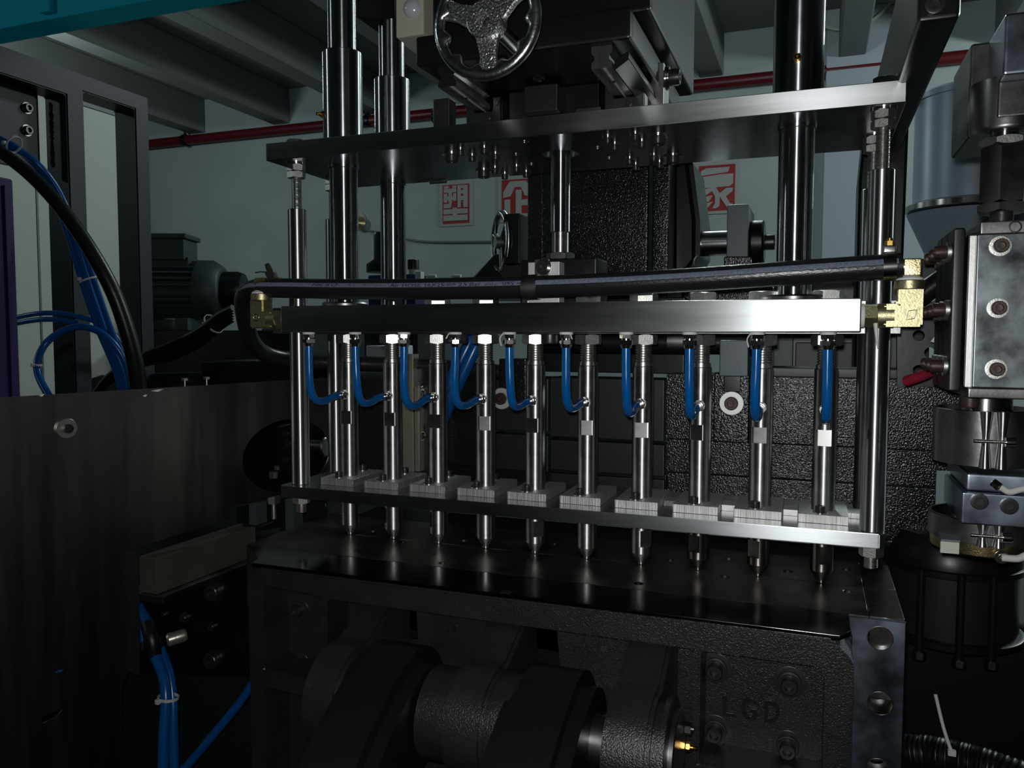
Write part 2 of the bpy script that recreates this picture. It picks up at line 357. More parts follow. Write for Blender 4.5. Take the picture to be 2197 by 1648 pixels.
# support posts (four corners)
def post(x, y, label, rear=False):
    t = thing('support_post', (x, y, ZLT), label, 'post', 'support posts between the lower and top plates')
    r = .0122
    ca = random.uniform(0, 6)
    obj('rod', B().cyl((x, y, ZLT), (x, y, .168), r, 40, ch=.0008), 'rod_steel', t)
    obj('stud', B().thread((x, y, .168), (x, y, ZT+.006), .0066, .0016), 'thread_steel', t, 18)
    obj('washer', B().cyl((x, y, ZU), (x, y, ZU-.0018), .0125, 24), 'nickel', t)
    for z in ((ZU-.0018, ZU-.0105), (ZU-.0112, ZU-.0195)):
        obj('nut', B().hexn((x, y, z[0]), (x, y, z[1]), .0122, .25), 'nut_zinc', t)
    obj('top_nut', B().hexn((x, y, ZT), (x, y, ZT+.0085), .0122, .4), 'stained_steel', t)
    obj('bottom_nut', B().hexn((x, y, ZLB), (x, y, ZLB-.0115), .0122, .22), 'nut_zinc', t)
    obj('bottom_stud', B().thread((x, y, ZLB-.0115), (x, y, ZLB-.024), .0068, .0016), 'thread_steel', t, 18)
    return t
post(-.6545, .914, 'steel support post at the front left corner of the station')
post(.0600, .905, 'steel support post at the front right corner of the station')
post(-.6610, 1.012, 'steel support post behind the leftmost blow pin')
post(.0585, 1.020, 'steel support post hidden behind the right corner post')

# header plate the pins hang from
t = thing('header_plate', (-.3, 1.0, .002), 'dark steel bar above the blow pins behind the manifold', 'plate')
obj('plate', B().box((-.69, .905, .0015), (.082, 1.10, .0365), .001), 'stained_steel', t)
for x, y in ((-.604, .95), (-.597, 1.073), (-.0235, .945)):
    obj('flange', B().lathe((x, y, .0365), EZ, [(.031, 0), (.031, .006), (.029, .008), (.020, .008)], 32), 'stained_steel', t)
for px, w_ in ((985, .006), (1180, .006)):
    p = aY(px, 738, .93); obj('screw', B().screw((p.x, .93, .0015), -EZ, .011, .012), 'black_oxide', t)

# guide shafts with sleeves
for i, (x, y, zt, lab) in enumerate(((-.604, .95, .62, 'polished guide shaft at the front left with a bright collar'), (-.597, 1.073, .62, 'polished guide shaft at the rear left next to the white sensor box'), (-.0235, .945, .62, 'thick polished guide shaft on the right with a brass nipple'))):
    t = thing('guide_shaft', (x, y, .0365), lab, 'shaft', 'chromed guide shafts')
    obj('shaft', B().cyl((x, y, .0365), (x, y, zt), .0189, 48), 'chrome', t)
    sl = obj('sleeve', B().lathe((x, y, ZT), EZ, [(.0265, 0), (.0265, .126), (.0258, .127), (.0189, .127)], 48), 'chrome', t)
    obj('lower_collar', B().lathe((x, y, ZU), -EZ, [(.0205, 0), (.0205, .004), (.0192, .005)], 40), 'chrome', t)
    d = V((-.35 if i == 0 else -.02, -1, 0)).normalized(); p = V((x, y, 0))+d*.0262; p.z = aY(1715, 125, .92).z if i == 2 else aY(712, 242, .93).z
    if i != 1:
        if i == 0: d = V((-.75, -.66, 0)).normalized(); p = V((x, y, p.z))+d*.0262
        obj('grease_nipple', B().hexn(p, p+d*.003, .0048).lathe(p+d*.003, d, [(.003, 0), (.0032, .002), (.0016, .003), (.0022, .005), (.0014, .0065), (0, .0068)], 14), 'brass_bright', sl)
# centre piston rod
x, y = -.3065, .985; t = thing('piston_rod', (x, y, .0365), 'polished piston rod hanging through the hole in the top plate', 'rod')
zn = aY(1207, 550, y).z
obj('rod', B().lathe((x, y, zn+.030), EZ, [(.0118, 0), (.0125, .001), (.0125, .4)], 40), 'chrome', t)
obj('rod_end', B().lathe((x, y, zn+.004), EZ, [(.0108, 0), (.0108, .0265)], 32), 'pin_steel', t)
obj('nut', B().hexn((x, y, zn-.005), (x, y, zn+.004), .0185, .1), 'stained_steel', t)
obj('coupling', B().box((x-.045, y-.028, .0366), (x+.055, y+.03, zn-.005), .003), 'black_paint', t)

# lower plate
t = thing('lower_plate', (-.3, .96, ZLB), 'long steel plate near the bottom the blow pins pass through', 'plate')
c = .007
ol = [(-.6675, .889, ZLB), (.066, .889, ZLB), (.066+c, .889+c, ZLB), (.073, 1.04, ZLB), (-.6745, 1.04, ZLB), (-.6745, .889+c, ZLB)]
ground(obj('plate', B().poly([ol], (0, 0, ZLT-ZLB), .0009, 2, .3), 'plate_steel', t))
# ten clamp plates, ten blow pins, ten tubes
cp0 = bp0 = None
for k in range(10):
    x = XN(k); g = 'ten clamp plates on the lower plate'
    lab = '%s small steel clamp plate from the left' % ORD[k]
    if cp0 is None:
        t = thing('clamp_plate', (x, .96, ZLT), lab, 'plate', g)
        obj('plate', B().poly([[(x-.0255, .917, ZLT), (x+.0255, .917, ZLT), (x+.0255, 1.0, ZLT), (x-.0255, 1.0, ZLT)], circ((x, YN, ZLT), EX, EY, .0128)], (0, 0, .0098), .0004, 1), 'milled', t)
        for yy in (.9275, .9885):
            s_ = obj('screw', B().screw((x-.003, yy, ZLT+.0108), EZ, .0052, .0068), 'black_oxide', t)
            obj('washer', B().cyl((x-.003, yy, ZLT+.0098), (x-.003, yy, ZLT+.0110), .0078, 24), 'nickel', s_)
        cp0 = t
    else:
        t = copy_tree(cp0, (.068*k, 0, 0)); t['label'] = lab
flat_rot = [.06, .04, 0, .24, -.13, .14, .08, -.33, -.07, -.07]
tip_rot = [2.2, -1.0, -1.0, 2.6, .75, 2.3, .7, -.42, -.5, .42]
ZF0, ZF1 = -.1215, -.1035
def pin(k):
    x = XN(k); t = thing('blow_pin', (x, YN, ZMT), '%s steel blow pin from the left' % ORD[k], 'blow pin', 'row of ten blow pins')
    r = .0124
    a = -math.pi/2+flat_rot[k]-.33*(1-k/9)*0; n = (math.cos(a), math.sin(a))
    zs = [(r, ZLT), (r, ZF0), (r, ZF0+.00001), (r, ZF1-.00001), (r, ZF1), (r, -.0375), (r-.0008, -.0365)]
    def clip(i, u, v, n=n):
        if i in (2, 3):
            d = u*n[0]+v*n[1]; m = .0096
            if d > m: u -= n[0]*(d-m); v -= n[1]*(d-m)
            if d < -m: u -= n[0]*(d+m); v -= n[1]*(d+m)
        return u, v
    obj('barrel', B().lathe((x, YN, 0), EZ, zs, 64, clip=clip), 'pin_steel', t, 30)
    obj('thread', B().thread((x, YN, -.0365), (x, YN, -.010), .0100, .0027, 28).lathe((x, YN, -.0385), EZ, [(.0112, 0), (.0112, .006)], 32), 'thread_steel', t, 18)
    obj('nut', B().hexn((x, YN, -.0112), (x, YN, .0012), .0170, .3+.7*random.random()), 'nut_zinc', t)
    if k not in (0, 1): obj('top_nut', B().hexn((x, YN, .0368), (x, YN, .0495), .0170, .15+.7*random.random()), 'nut_zinc', t)
    a = -math.pi/2+tip_rot[k]; m2 = (math.cos(a), math.sin(a))
    def clip2(i, u, v, n=m2):
        if i in (2, 3):
            d = u*n[0]+v*n[1]; m = .0101
            if d > m: u -= n[0]*(d-m); v -= n[1]*(d-m)
        return u, v
    z0 = ZMT+.0006
    tip = [(r, ZLB+.001), (r, -.2335), (r, -.23351), (r, -.2535), (r, -.25351), (r, -.2620), (.0052, z0+.0035), (.0042, z0+.0030), (.0040, z0)]
    obj('tip', B().lathe((x, YN, 0), EZ, tip, 56, clip=clip2), 'pin_steel' if k < 7 else 'tip_steel', t, 22)
    zf = -.081
    f = obj('air_fitting', B().hexn((x, YN-.0115, zf), (x, YN-.0175, zf), .0066, .2).cyl((x, YN-.0175, zf), (x, YN-.021, zf), .0060, 20).hexn((x, YN-.021, zf), (x, YN-.025, zf), .0068, .4).cyl((x, YN-.025, zf), (x, YN-.028, zf), .0057, 20), 'nickel', t)
    obj('sealing_tape', B().ring((x, YN-.0108, zf), (x, YN-.0125, zf), .0066, .004, 16), 'white_tape', f)
    return t
for k in range(10): pin(k)
# manifold bar
YM0, YM1, ZM0, ZM1 = .842, .875, .0036, .0362; XM0, XM1 = -.6298, .0412; YMC = .8586
t = thing('manifold_bar', (-.3, YMC, ZM0), 'square steel air manifold bar across the middle with bright right end', 'manifold')
obj('bar', B().box((XM0, YM0, ZM0), (XM1, YM1, ZM1), .0014), 'brushed', t)
for k in range(10):
    x = XN(k)-.0004
    f = obj('push_fitting', B().hexn((x, YMC, .0012), (x, YMC, -.0035), .0072, random.random()).cyl((x, YMC, -.0035), (x, YMC, -.0052), .0052, 20).hexn((x, YMC, -.0052), (x, YMC, -.0102), .0076, random.random()).cyl((x, YMC, -.0102), (x, YMC, -.0140), .0066, 24, r2=.0056), 'nickel', t)
    obj('sealing_tape', B().ring((x, YMC, .0037), (x, YMC, .0008), .0078, .004, 18), 'white_tape', f)
    if k in (1, 4, 8, 3, 5):
        s = random.choice((-1, 1)); obj('tape_end', B().tube([(x+s*.006, YMC-.005, .002), (x+s*.009, YMC-.007, -.004), (x+s*.0075, YMC-.006, -.012 if k in (4, 8) else -.002)], .0007, 5), 'white_tape', f)
for xx, s in ((XM1, 1), (XM0, -1)):
    obj('end_tape', B().ring((xx-s*.001, YMC, .0195), (xx+s*.0035, YMC, .0195), .0118, .006, 24), 'white_tape', t)
    if s > 0: obj('tape_end', B().tube([(xx+.013, .846, .012), (xx+.014, .845, 0), (xx+.0155, .846, -.012)], .0016, 6, rf=lambda u: 1.3-u*.9), 'white_tape', t)
# ten blue tubes
for k in range(10):
    x = XN(k)-.0004; j = random.uniform(-.002, .002); zf = -.081; sag = random.uniform(-.001, .003)
    P = [(x, YMC, -.0125), (x+j*.3, YMC, -.035), (x+j, YMC+.0005, -.058), (x+j, YMC+.005, -.0745-sag), (x+j*.7, YMC+.016, -.0835-sag), (x, YMC+.034, -.0850-sag*.8), (x, YN-.040, -.0825), (x, YN-.026, zf)]
    o = obj('air_tube', B().tube(P, .0048, 16, 8), 'blue_tube', None, 60)
    tag(o, '%s short blue air tube from the left below the manifold' % ORD[k], 'tube', 'ten short blue air tubes')
# elbows
def elbow(xe, s, label):
    zc = .0195; t = thing('elbow_fitting', (xe, YMC, 0), label, 'pipe fitting')
    xs = XM1+.003 if s > 0 else XM0-.003
    obj('coupling', B().hexn((xs, YMC, zc), (xs+s*.012, YMC, zc), .0118, .2).cyl((xs+s*.012, YMC, zc), (xe-s*.010, YMC, zc), .0118, 28), 'elbow_zinc', t)
    prof = [(xe-s*.019, .0085), (xe+s*.0145, .0085), (xe+s*.0145, .046), (xe-s*.007, .046), (xe-s*.007, .0305), (xe-s*.019, .0305)]
    bd = obj('body', B().poly([[(u, YMC-.0105, v) for u, v in prof]], (0, .021, 0), .002, 2), 'elbow_zinc', t)
    if s > 0:
        d = [(xe+.0005, .0150), (xe+.0075, .0165), (xe+.0095, .0245), (xe+.002, .0235)]
        b = B()
        for i in range(4):
            p, q = d[i], d[(i+1) % 4]; b.cyl((p[0], YMC-.0107, p[1]), (q[0], YMC-.0107, q[1]), .00035, 6)
        obj('diamond_mark', b, 'stained_steel', bd)
    else:
        b = B().ring((xe-.004, YMC-.0105, .0225), (xe-.004, YMC-.0112, .0225), .0048, .0040, 24)
        for i in range(3):
            a = i*2.1; b.ring((xe-.004+.0018*math.cos(a), YMC-.0105, .0225+.0018*math.sin(a)), (xe-.004+.0018*math.cos(a), YMC-.0111, .0225+.0018*math.sin(a)), .0015, .0009, 10)
        obj('round_mark', b, 'nickel', bd)
    x = xe+s*.003
    obj('port', B().cyl((x, YMC, .044), (x, YMC, .053), .0135, 32, ch=.0008), 'elbow_zinc', t)
    obj('sealing_tape', B().lathe((x, YMC, .053), EZ, [(.0125, 0), (.0122, .002), (.0085, .0045), (.006, .006)], 24), 'white_tape', t)
    obj('barb', B().box((x-.006, YMC-.008, .057), (x+.0095, YMC+.008, .0735), .0015).cyl((x, YMC, .066), (x-s*.03, YMC, .066), .0078, 20), 'brass', t)
    return t
elbow(aY(1942, 660, YMC).x, 1, 'brass elbow with a diamond mark at the right manifold end')
elbow(aY(566, 680, YMC).x, -1, 'dim brass elbow with a round mark at the left manifold end')
# black hose with printed stripe
xr = aY(1934, 580, YMC).x
HP = smooth([(xr, .855, .0668), (-.02, .852, .0625), (-.12, .851, .0580), (-.22, .850, .0548), (-.32, .851, .0538), (-.45, .853, .0545), (-.56, .855, .0570), (-.64, .858, .0598), (-.690, .868, .060), (-.728, .894, .050), (-.755, .93, .020), (-.775, .968, -.010), (-.782, 1.01, -.030), (-.765, 1.06, -.040), (-.70, 1.12, -.046), (-.58, 1.16, -.05), (-.45, 1.18, -.06)], 10)
t = thing('air_hose', (-.3, .855, .04), 'thick black air hose with a pale printed stripe above the manifold', 'hose')
HR = .0124
hs = obj('hose', B().tube(HP, HR, 32, 0), 'hose_rubber', t, 60)
arc = [0.]
for a, b in zip(HP, HP[1:]): arc.append(arc[-1]+(b-a).length)
def hose_at(s_, phi, rad):
    i = max(0, min(len(arc)-2, next((j for j in range(len(arc)-1) if arc[j+1] >= s_), len(arc)-2)))
    f = (s_-arc[i])/(arc[i+1]-arc[i]); p = HP[i].lerp(HP[i+1], f)
    def tan(j): return (HP[min(j+1, len(HP)-1)]-HP[max(j-1, 0)]).normalized()
    tg = tan(i).lerp(tan(i+1), f).normalized(); side = tg.cross(EZ).normalized(); up = side.cross(tg).normalized()
    out = side if side.y < 0 or abs(tg.x) < .5 else -side
    if tg.x < 0: out = (-EY-tg*(-EY).dot(tg)).normalized(); up = EZ-tg*EZ.dot(tg); up.normalize()
    return p+(out*math.cos(phi)+up*math.sin(phi))*rad
vs = []; fs = []; NS = 120; s_end = arc[-1]*.0
sL = next(arc[i] for i in range(len(HP)) if HP[i].x < -.705)
PH0, PH1 = .12, .55
for i in range(NS+1):
    for j in range(6):
        for rad in (HR+.0003,):
            vs.append(hose_at(.004+(sL-.004)*i/NS, PH0+(PH1-PH0)*j/5, rad))
for i in range(NS):
    for j in range(5): fs.append((i*6+j, (i+1)*6+j, (i+1)*6+j+1, i*6+j+1))
obj('stripe', B().add(vs, fs), 'hose_stripe', hs, 60)
def hose_text(body, px_a, px_b, size, shear=0, vo=0):
    tv, tf = text_mesh(body, size, shear)
    x0 = min(v.x for v in tv); x1 = max(v.x for v in tv)
    def s_of(px):
        X = aY(px, 612, .843).x; return min(range(len(HP)), key=lambda i: abs(HP[i].x-X) if HP[i].y < .87 else 9), X
    def arc_of(px):
        X = aY(px, 612, .843).x
        for i in range(len(HP)-1):
            if HP[i].x >= X >= HP[i+1].x: return arc[i]+(arc[i+1]-arc[i])*(HP[i].x-X)/(HP[i].x-HP[i+1].x)
    sa, sb = arc_of(px_a), arc_of(px_b)
    out = [hose_at(sa+(sb-sa)*(v.x-x0)/(x1-x0), PH0+.04+(v.y+vo)/HR, HR+.0006) for v in tv]
    obj('print', B().add(out, tf), 'hose_print', hs, 60)
hose_text('MK KO', 668, 725, .0052, .4, .0005)
hose_text('- - = - - = - = - -', 726, 830, .0045, .3, .0008)
hose_text('Air HOSE', 838, 905, .0056)
hose_text('16X25', 914, 955, .0056)
hose_text('WP', 961, 979, .0056)
hose_text('25', 986, 1004, .0056)
hose_text('Bar', 1011, 1034, .0056)
hose_text('26-03-21', 1042, 1071, .003, .2, .0003)
hose_text('095', 1081, 1105, .0056)
b = B()
for (p0, p1, w0, w1) in ((1113, 1125, .0004, .0004), (1122, 1129, .0016, 0.0001)):
    xs = []
    for px, w_ in ((p0, w0), (p1, w1)):
        X = aY(px, 612, .843).x; i = next(i for i in range(len(HP)-1) if HP[i].x >= X >= HP[i+1].x)
        s_ = arc[i]+(arc[i+1]-arc[i])*(HP[i].x-X)/(HP[i].x-HP[i+1].x); xs += [hose_at(s_, PH0+.2-w_/HR, HR+.0006), hose_at(s_, PH0+.2+w_/HR, HR+.0006)]
    b.add(xs, [(0, 1, 3, 2)])
obj('print', b, 'hose_print', hs)
# hose clamps
def band(name, s_, half, label, extra=None, mt='nickel', screw_dir=None):
    P = [hose_at(s_+d, 0, 0)*1.0 for d in (-half, half)]
    tt = thing(name, P[0], label, 'hose clamp'); d = (P[1]-P[0])
    obj('band', B().lathe(P[0], d, [(HR+.0002, 0), (HR+.0016, .0001), (HR+.0016, d.length), (HR+.0002, d.length), (HR+.0002, 0)], 36), mt, tt, 50); return tt, P
tt, P = band('hose_clamp', .0115, .0058, 'steel worm hose clamp at the right end of the hose')
c = (P[0]+P[1])/2+V((0, -.002, HR+.004))
obj('worm_housing', B().obox(c, EX, EY, EZ, .0055, .005, .0035, .0012), 'nickel', tt)
obj('worm_screw', B().hexn(c+V((0, 0, .002)), c+V((0, 0, .008)), .0045).cyl(c+V((0, 0, .008)), c+V((0, 0, .0105)), .0030, 12), 'brass_bright', tt)
p0 = aY(583, 590, .86); tt = thing('hose_clamp', p0, 'small worm clamp screw sticking up at the left hose bend', 'hose clamp'); d = V((-.5, 0, 1)).normalized()
obj('housing', B().obox(p0-d*.001, EX, EY, d, .006, .006, .006, .0015), 'nickel', tt)
obj('screw', B().hexn(p0+d*.004, p0+d*.012, .0042).cyl(p0+d*.012, p0+d*.0155, .0034, 12), 'nickel', tt)
obj('band_end', B().tube([p0-d*.004, p0+V((-.012, 0, .004)), p0+V((-.026, 0, .0035))], .0008, 6), 'stained_steel', tt)
# bracket block and P-clip in the middle
xc = aY(1168, 580, .885).x
t = thing('bracket_block', (xc, .895, .0365), 'bright steel block behind the hose below the piston rod', 'bracket')
xa, xb_ = aY(1133, 570, .885).x, aY(1200, 570, .885).x
obj('block', B().box((xa, .885, .0368), (xb_, .905, aY(1168, 562, .885).z), .0006), 'bright_side', t)
sm_ = hose_at(0, 0, 0)
i = min(range(len(HP)), key=lambda i: abs(HP[i].x-aY(1149, 620, .85).x)); sB = arc[i]
tt, P = band('pipe_clip', sB, .0085, 'dark steel clip strapping the hose to the bright block', mt='stained_steel')
xm = (P[0].x+P[1].x)/2+.001; zt = aY(1160, 560, .883).z
obj('tab', B().box((xm-.0085, .8815, .060), (xm+.0095, .885, zt+.002), .0008), 'stained_steel', tt)
sc = obj('screw', B().screw((xm+.003, .880, .0785), -EY, .0068, .007), 'black_oxide', tt)
obj('washer', B().cyl((xm+.003, .8815, .0785), (xm+.003, .8795, .0785), .0095, 24), 'nickel', sc)
# spacer blocks between the right clamp plates
for k, (u0, u1) in enumerate(((7, 8), (8, 9))):
    x0, x1 = XN(u0)+.0262, XN(u1)-.0262
    tag(obj('spacer_block', B().box((x0, .946, ZLT), (x1, .974, ZLT+.0068), .0004), 'bright_side'),
        'bright milled spacer between the %s and %s clamp plates' % (ORD[u0], ORD[u1]), 'spacer', 'milled spacers on the lower plate')
x0, x1 = XN(6)+.0262, XN(7)-.0262
tag(obj('spacer_block', B().poly([[(x0, .950, ZLT), (x0, .976, ZLT), (x0, .976, ZLT+.0055), (x0, .954, ZLT+.0055)]], (x1-x0, 0, 0), .0004, 1), 'milled'), 'rough milled spacer between the seventh and eighth clamp plates', 'spacer', 'milled spacers on the lower plate')
x0 = XN(9)+.0262
tag(obj('spacer_block', B().box((x0, .955, ZLT), (x0+.016, .985, ZLT+.006), .0005), 'milled'), 'short spacer between the last clamp plate and the right post', 'spacer', 'milled spacers on the lower plate')

# ------------------------------------------------------------------ slide, housing and handwheel on the top plate
t = thing('slide_housing', (-.29, .93, .285), 'big black cast slide housing above the top plate', 'machine housing')
obj('flange', B().box((-.406, .78, .2865), (-.173, 1.08, .318), .004), 'black_paint', t)
obj('body', B().box((-.396, .80, .318), (-.158, 1.10, .60), .004), 'black_paint', t)
obj('side_boss', B().poly([[aY(1348, 108, .79), aY(1318, 128, .79), aY(1318, 150, .79), aY(1350, 126, .79)]], (0, .28, 0), .001, 1), 'black_paint', t)
obj('cross_slide', B().box((-.345, .90, .2515), (-.235, 1.05, .2863), .002), 'black_paint', t)
obj('nut_block', B().box((-.315, .87, .2515), (-.275, .9, .2815), .002), 'dark_panel', t)
obj('data_strip', B().box((-.262, .8995, .2515), (-.233, .9, .2585)), 'stained_steel', t)
p = aY(1152, 160, .86); obj('screw', B().screw((p.x, .868, p.z), -EY, .007, .006), 'nickel', t)
for i, xr_ in enumerate((-.373, -.204)):
    t = thing('linear_rail', (xr_, .93, .262), 'ground steel linear rail under the slide housing on the %s' % ('left', 'right')[i], 'rail', 'two linear rails under the slide housing')
    W = .0105
    prof = [(-W, .2645), (W, .2645), (W, .2700), (W*.72, .2725), (W*.72, .2765), (W, .2795), (W, .2863), (-W, .2863), (-W, .2795), (-W*.72, .2765), (-W*.72, .2725), (-W, .2700)]
    obj('rail', B().poly([[(xr_+u, .79, v) for u, v in prof]], (0, .28, 0)), 'rod_steel', t, 20)
    obj('rail_hole', B().cyl((xr_, .835, .2646), (xr_, .835, .2640), .004, 16), 'black_oxide', t)
    t = thing('rail_carriage', (xr_, .93, .2512), 'dark carriage block gripping the %s linear rail' % ('left', 'right')[i], 'carriage', 'two carriage blocks on the top plate')
    prof = [(-.022, .2512), (.022, .2512), (.022, .279), (.013, .279), (.013, .270), (.0115, .263), (-.0115, .263), (-.013, .270), (-.013, .279), (-.022, .279)]
    obj('block', B().poly([[(xr_+u, .895, v) for u, v in prof]], (0, .085, 0), .0008, 1), 'stained_steel', t)
    obj('end_cap', B().poly([[(xr_+u*.98, .889, v) for u, v in prof]], (0, .006, 0), .0005, 1), 'dark_panel', t)
    for dx, dz in ((.017, .272), (-.017, .272), (.006, .2565)):
        obj('screw', B().screw((xr_+dx, .889, dz), -EY, .0028 if dx != .006 else .004, .002), 'black_oxide', t)
# gib block with bolt at the right of the slide, and steel stop at left
xk = aY(1404, 180, .93).x
t = thing('stop_block', (xk, .93, ZT), 'bright steel stop block with a black bolt right of the slide', 'stop block')
obj('block', B().box((aY(1388, 180, .93).x, .93, ZT), (aY(1424, 180, .93).x, .965, aY(1404, 135, .93).z), .0012), 'stained_steel', t)
xs_ = aY(1424, 180, .93).x; zz = aY(1440, 168, .95).z
obj('washer', B().cyl((xs_, .948, zz), (xs_+.002, .948, zz), .0135, 28).cyl((xs_+.0025, .948, zz), (xs_+.004, .948, zz), .0125, 28), 'nickel', t)
obj('bolt', B().screw((xs_+.004, .948, zz), EX, .0095, .0115), 'black_oxide', t)
obj('lower_bolt', B().screw((xs_+.014, .955, ZT+.006), EX, .005, .008), 'black_oxide', t)
xk = aY(950, 240, .905).x
t = thing('stop_plate', (xk, .905, ZT), 'plain steel stop plate left of the left rail carriage', 'stop block')
obj('plate', B().box((aY(929, 240, .905).x, .905, ZT), (aY(964, 240, .905).x, .925, aY(940, 212, .905).z), .001), 'stained_steel', t)
obj('washer', B().cyl((aY(929, 240, .905).x, .915, ZT+.02), (aY(929, 240, .905).x-.003, .915, ZT+.02), .010, 20), 'nickel', t)
# handwheel
hc = aY(1045, 47, .70); t = thing('handwheel', hc, 'chromed three spoke handwheel on the slide housing', 'handwheel')
Rw = .0478; vs = []; fs = []; NA, NB = 96, 18
for i in range(NA):
    a = 2*math.pi*i/NA; er = V((math.cos(a), 0, math.sin(a)))
    g = max(0, math.cos(11*a+.6))**.7
    for j in range(NB):
        b_ = 2*math.pi*j/NB; cr = math.cos(b_)*.0056; cy = math.sin(b_)*.0052
        if cr < 0: cr *= 1+.95*g
        vs.append(hc+er*(Rw+cr)+EY*cy)
for i in range(NA):
    for j in range(NB): fs.append((i*NB+j, i*NB+(j+1) % NB, ((i+1) % NA)*NB+(j+1) % NB, ((i+1) % NA)*NB+j))
obj('rim', B().add(vs, fs), 'wheel_chrome', t, 60)
for a in (math.radians(158), math.radians(38), math.radians(272)):
    d = V((math.cos(a), 0, math.sin(a))); sd = V((-d.z, 0, d.x))
    o_ = []
    for u, hw in ((.010, .0125), (.018, .0100), (.030, .0078), (.044, .0090), (.050, .0105)): o_.append((u, hw))
    loop = [hc+d*u+sd*hw-EY*.003 for u, hw in o_]+[hc+d*u-sd*hw-EY*.003 for u, hw in o_[::-1]]
    obj('spoke', B().poly([loop], (0, .008, 0), .0016, 2), 'wheel_cast', t)
obj('hub', B().lathe(hc+EY*.012, -EY, [(.014, 0), (.0172, .004), (.0172, .020), (.0160, .0215), (.0065, .0215), (.006, .010), (0, .010)], 36), 'wheel_cast', t)
obj('hub_screw', B().screw(hc+EY*.002, -EY, .0045, .0035), 'black_oxide', t)
obj('shaft', B().cyl(hc+EY*.010, hc+EY*.080, .0105, 28), 'shaft_steel', t)
# white sensor box
sb = aY(878, 40, .80); t = thing('sensor_box', sb, 'small cream plastic sensor box beside the handwheel', 'sensor')
x0_, x1_ = aY(848, 40, .80).x, aY(909, 40, .80).x; z0_ = aY(880, 78, .80).z
obj('case', B().box((x0_, .80, z0_), (x1_, .87, z0_+.11), .003), 'cream_plastic', t)
dm = aY(884, 18, .80); obj('dome', B().lathe(dm, -EY, [(.0105, -.001), (.0100, .002), (.0075, .0048), (.0035, .0063), (0, .0066)], 28), 'dome_grey', t)
t = tag(obj('upper_block', B().poly([[aZ(763, 38, .46), aZ(848, 38, .46), aZ(848, 100, .46), aZ(818, 76, .46)]], (0, 0, .12), .002, 1), 'black_paint'), 'black machine block around the top of the rear left shaft', 'machine part')

# ------------------------------------------------------------------ mould, platen and end plates
def top_block(name, x0, x1, y0, y1, z0, holes, label, m='mould_steel', group=None):
    lp = [[(x0, y0, z0), (x1, y0, z0), (x1, y1, z0), (x0, y1, z0)]]+[circ((hx, hy, z0), EX, EY, hr, 20) for hx, hy, hr in holes]
    return tag(obj(name, B().poly(lp, (0, 0, ZMT-z0), .0006, 1, .9), m), label, 'mould', group)
def HH(lst, r=.0055): return [(aZ(a, b, ZMT).x, aZ(a, b, ZMT).y, r) for a, b in lst]
hf = [h for h in HH([(1821, 1269), (1555, 1237), (1370, 1252), (1690, 1233), (1430, 1207), (1225, 1195), (865, 1163), (950, 1208)]) if .862 < h[1] < .943]
hr = [h for h in HH([(1815, 1222), (1564, 1199), (1690, 1226), (1438, 1202), (1190, 1167), (995, 1160), (800, 1140), (690, 1145)]) if .957 < h[1] < 1.05]
top_block('mould_half', -.698, .056, .852, .9497, -.36, hf, 'front half of the dark steel mould under the blow pins', group='mould halves')
top_block('mould_half', -.698, .056, .9503, 1.052, -.36, hr, 'rear half of the dark steel mould under the blow pins', group='mould halves')
top_block('mould_end_block', .0568, .0885, .852, .9497, -.36, [], 'front steel end block of the mould under the right post', group='mould end blocks')
top_block('mould_end_block', .0568, .0885, .9503, 1.052, -.36, [], 'rear steel end block of the mould under the right post', group='mould end blocks')
for q in ((1112, 1250), (1395, 1253), (950, 1207), (1376, 1252)):
    pass
# rear bolster
tag(obj('rear_bolster', B().box((-.66, 1.056, -.75), (.085, 1.13, ZMT-.001), .003), 'dark_panel'), 'dark steel bolster strip behind the mould', 'machine part')
# steel end plate with two holes
zE = ZMT-.001; holes = [circ((.0665, .847, -.2965), EX, EZ, .0113, 28), circ((.0682, .847, -.3620), EX, EZ, .0113, 28), circ((.0682, .847, -.43), EX, EZ, .0113, 28)]
tag(obj('end_plate', B().poly([[(.0405, .847, -.62), (.089, .847, -.62), (.089, .847, zE), (.030, .847, zE), (.030, .847, -.288), (.0405, .847, -.297)]]+holes, (0, .0045, 0), .0008, 1), 'blued_steel'),
    'blued steel end plate with two round holes at the right', 'plate')
for z in (-.2965, -.3620, -.43):
    o_ = obj('bore', B().lathe((.0665 if z > -.3 else .0682, .8472, z), EY, [(.0113, 0), (.0113, .030), (.0090, .030), (.0090, .036), (.0122, .036), (.0122, .001), (.0113, 0)], 32), 'stained_steel', bpy.data.objects['end_plate'])
obj('end_plate_core', B().box((.042, .90, -.62), (.0885, .95, -.3605)), 'stained_steel')
tag(bpy.data.objects['end_plate_core'], 'steel block behind the drilled end plate', 'machine part')
# black cast platen with pockets
XL, XR, YP, YPB = -.640, .040, .782, .832
t = thing('cast_platen', (-.30, .82, -.75), 'black cast iron platen with lugs and raised letters in front', 'platen')
zr = -.3085
ol = [(XL, -.75), (XR, -.75), (XR, -.300), (XR-.018, ZMT-.004), (XL+.02, ZMT-.004), (XL+.008, ZMT-.009), (XL, ZMT-.025)]
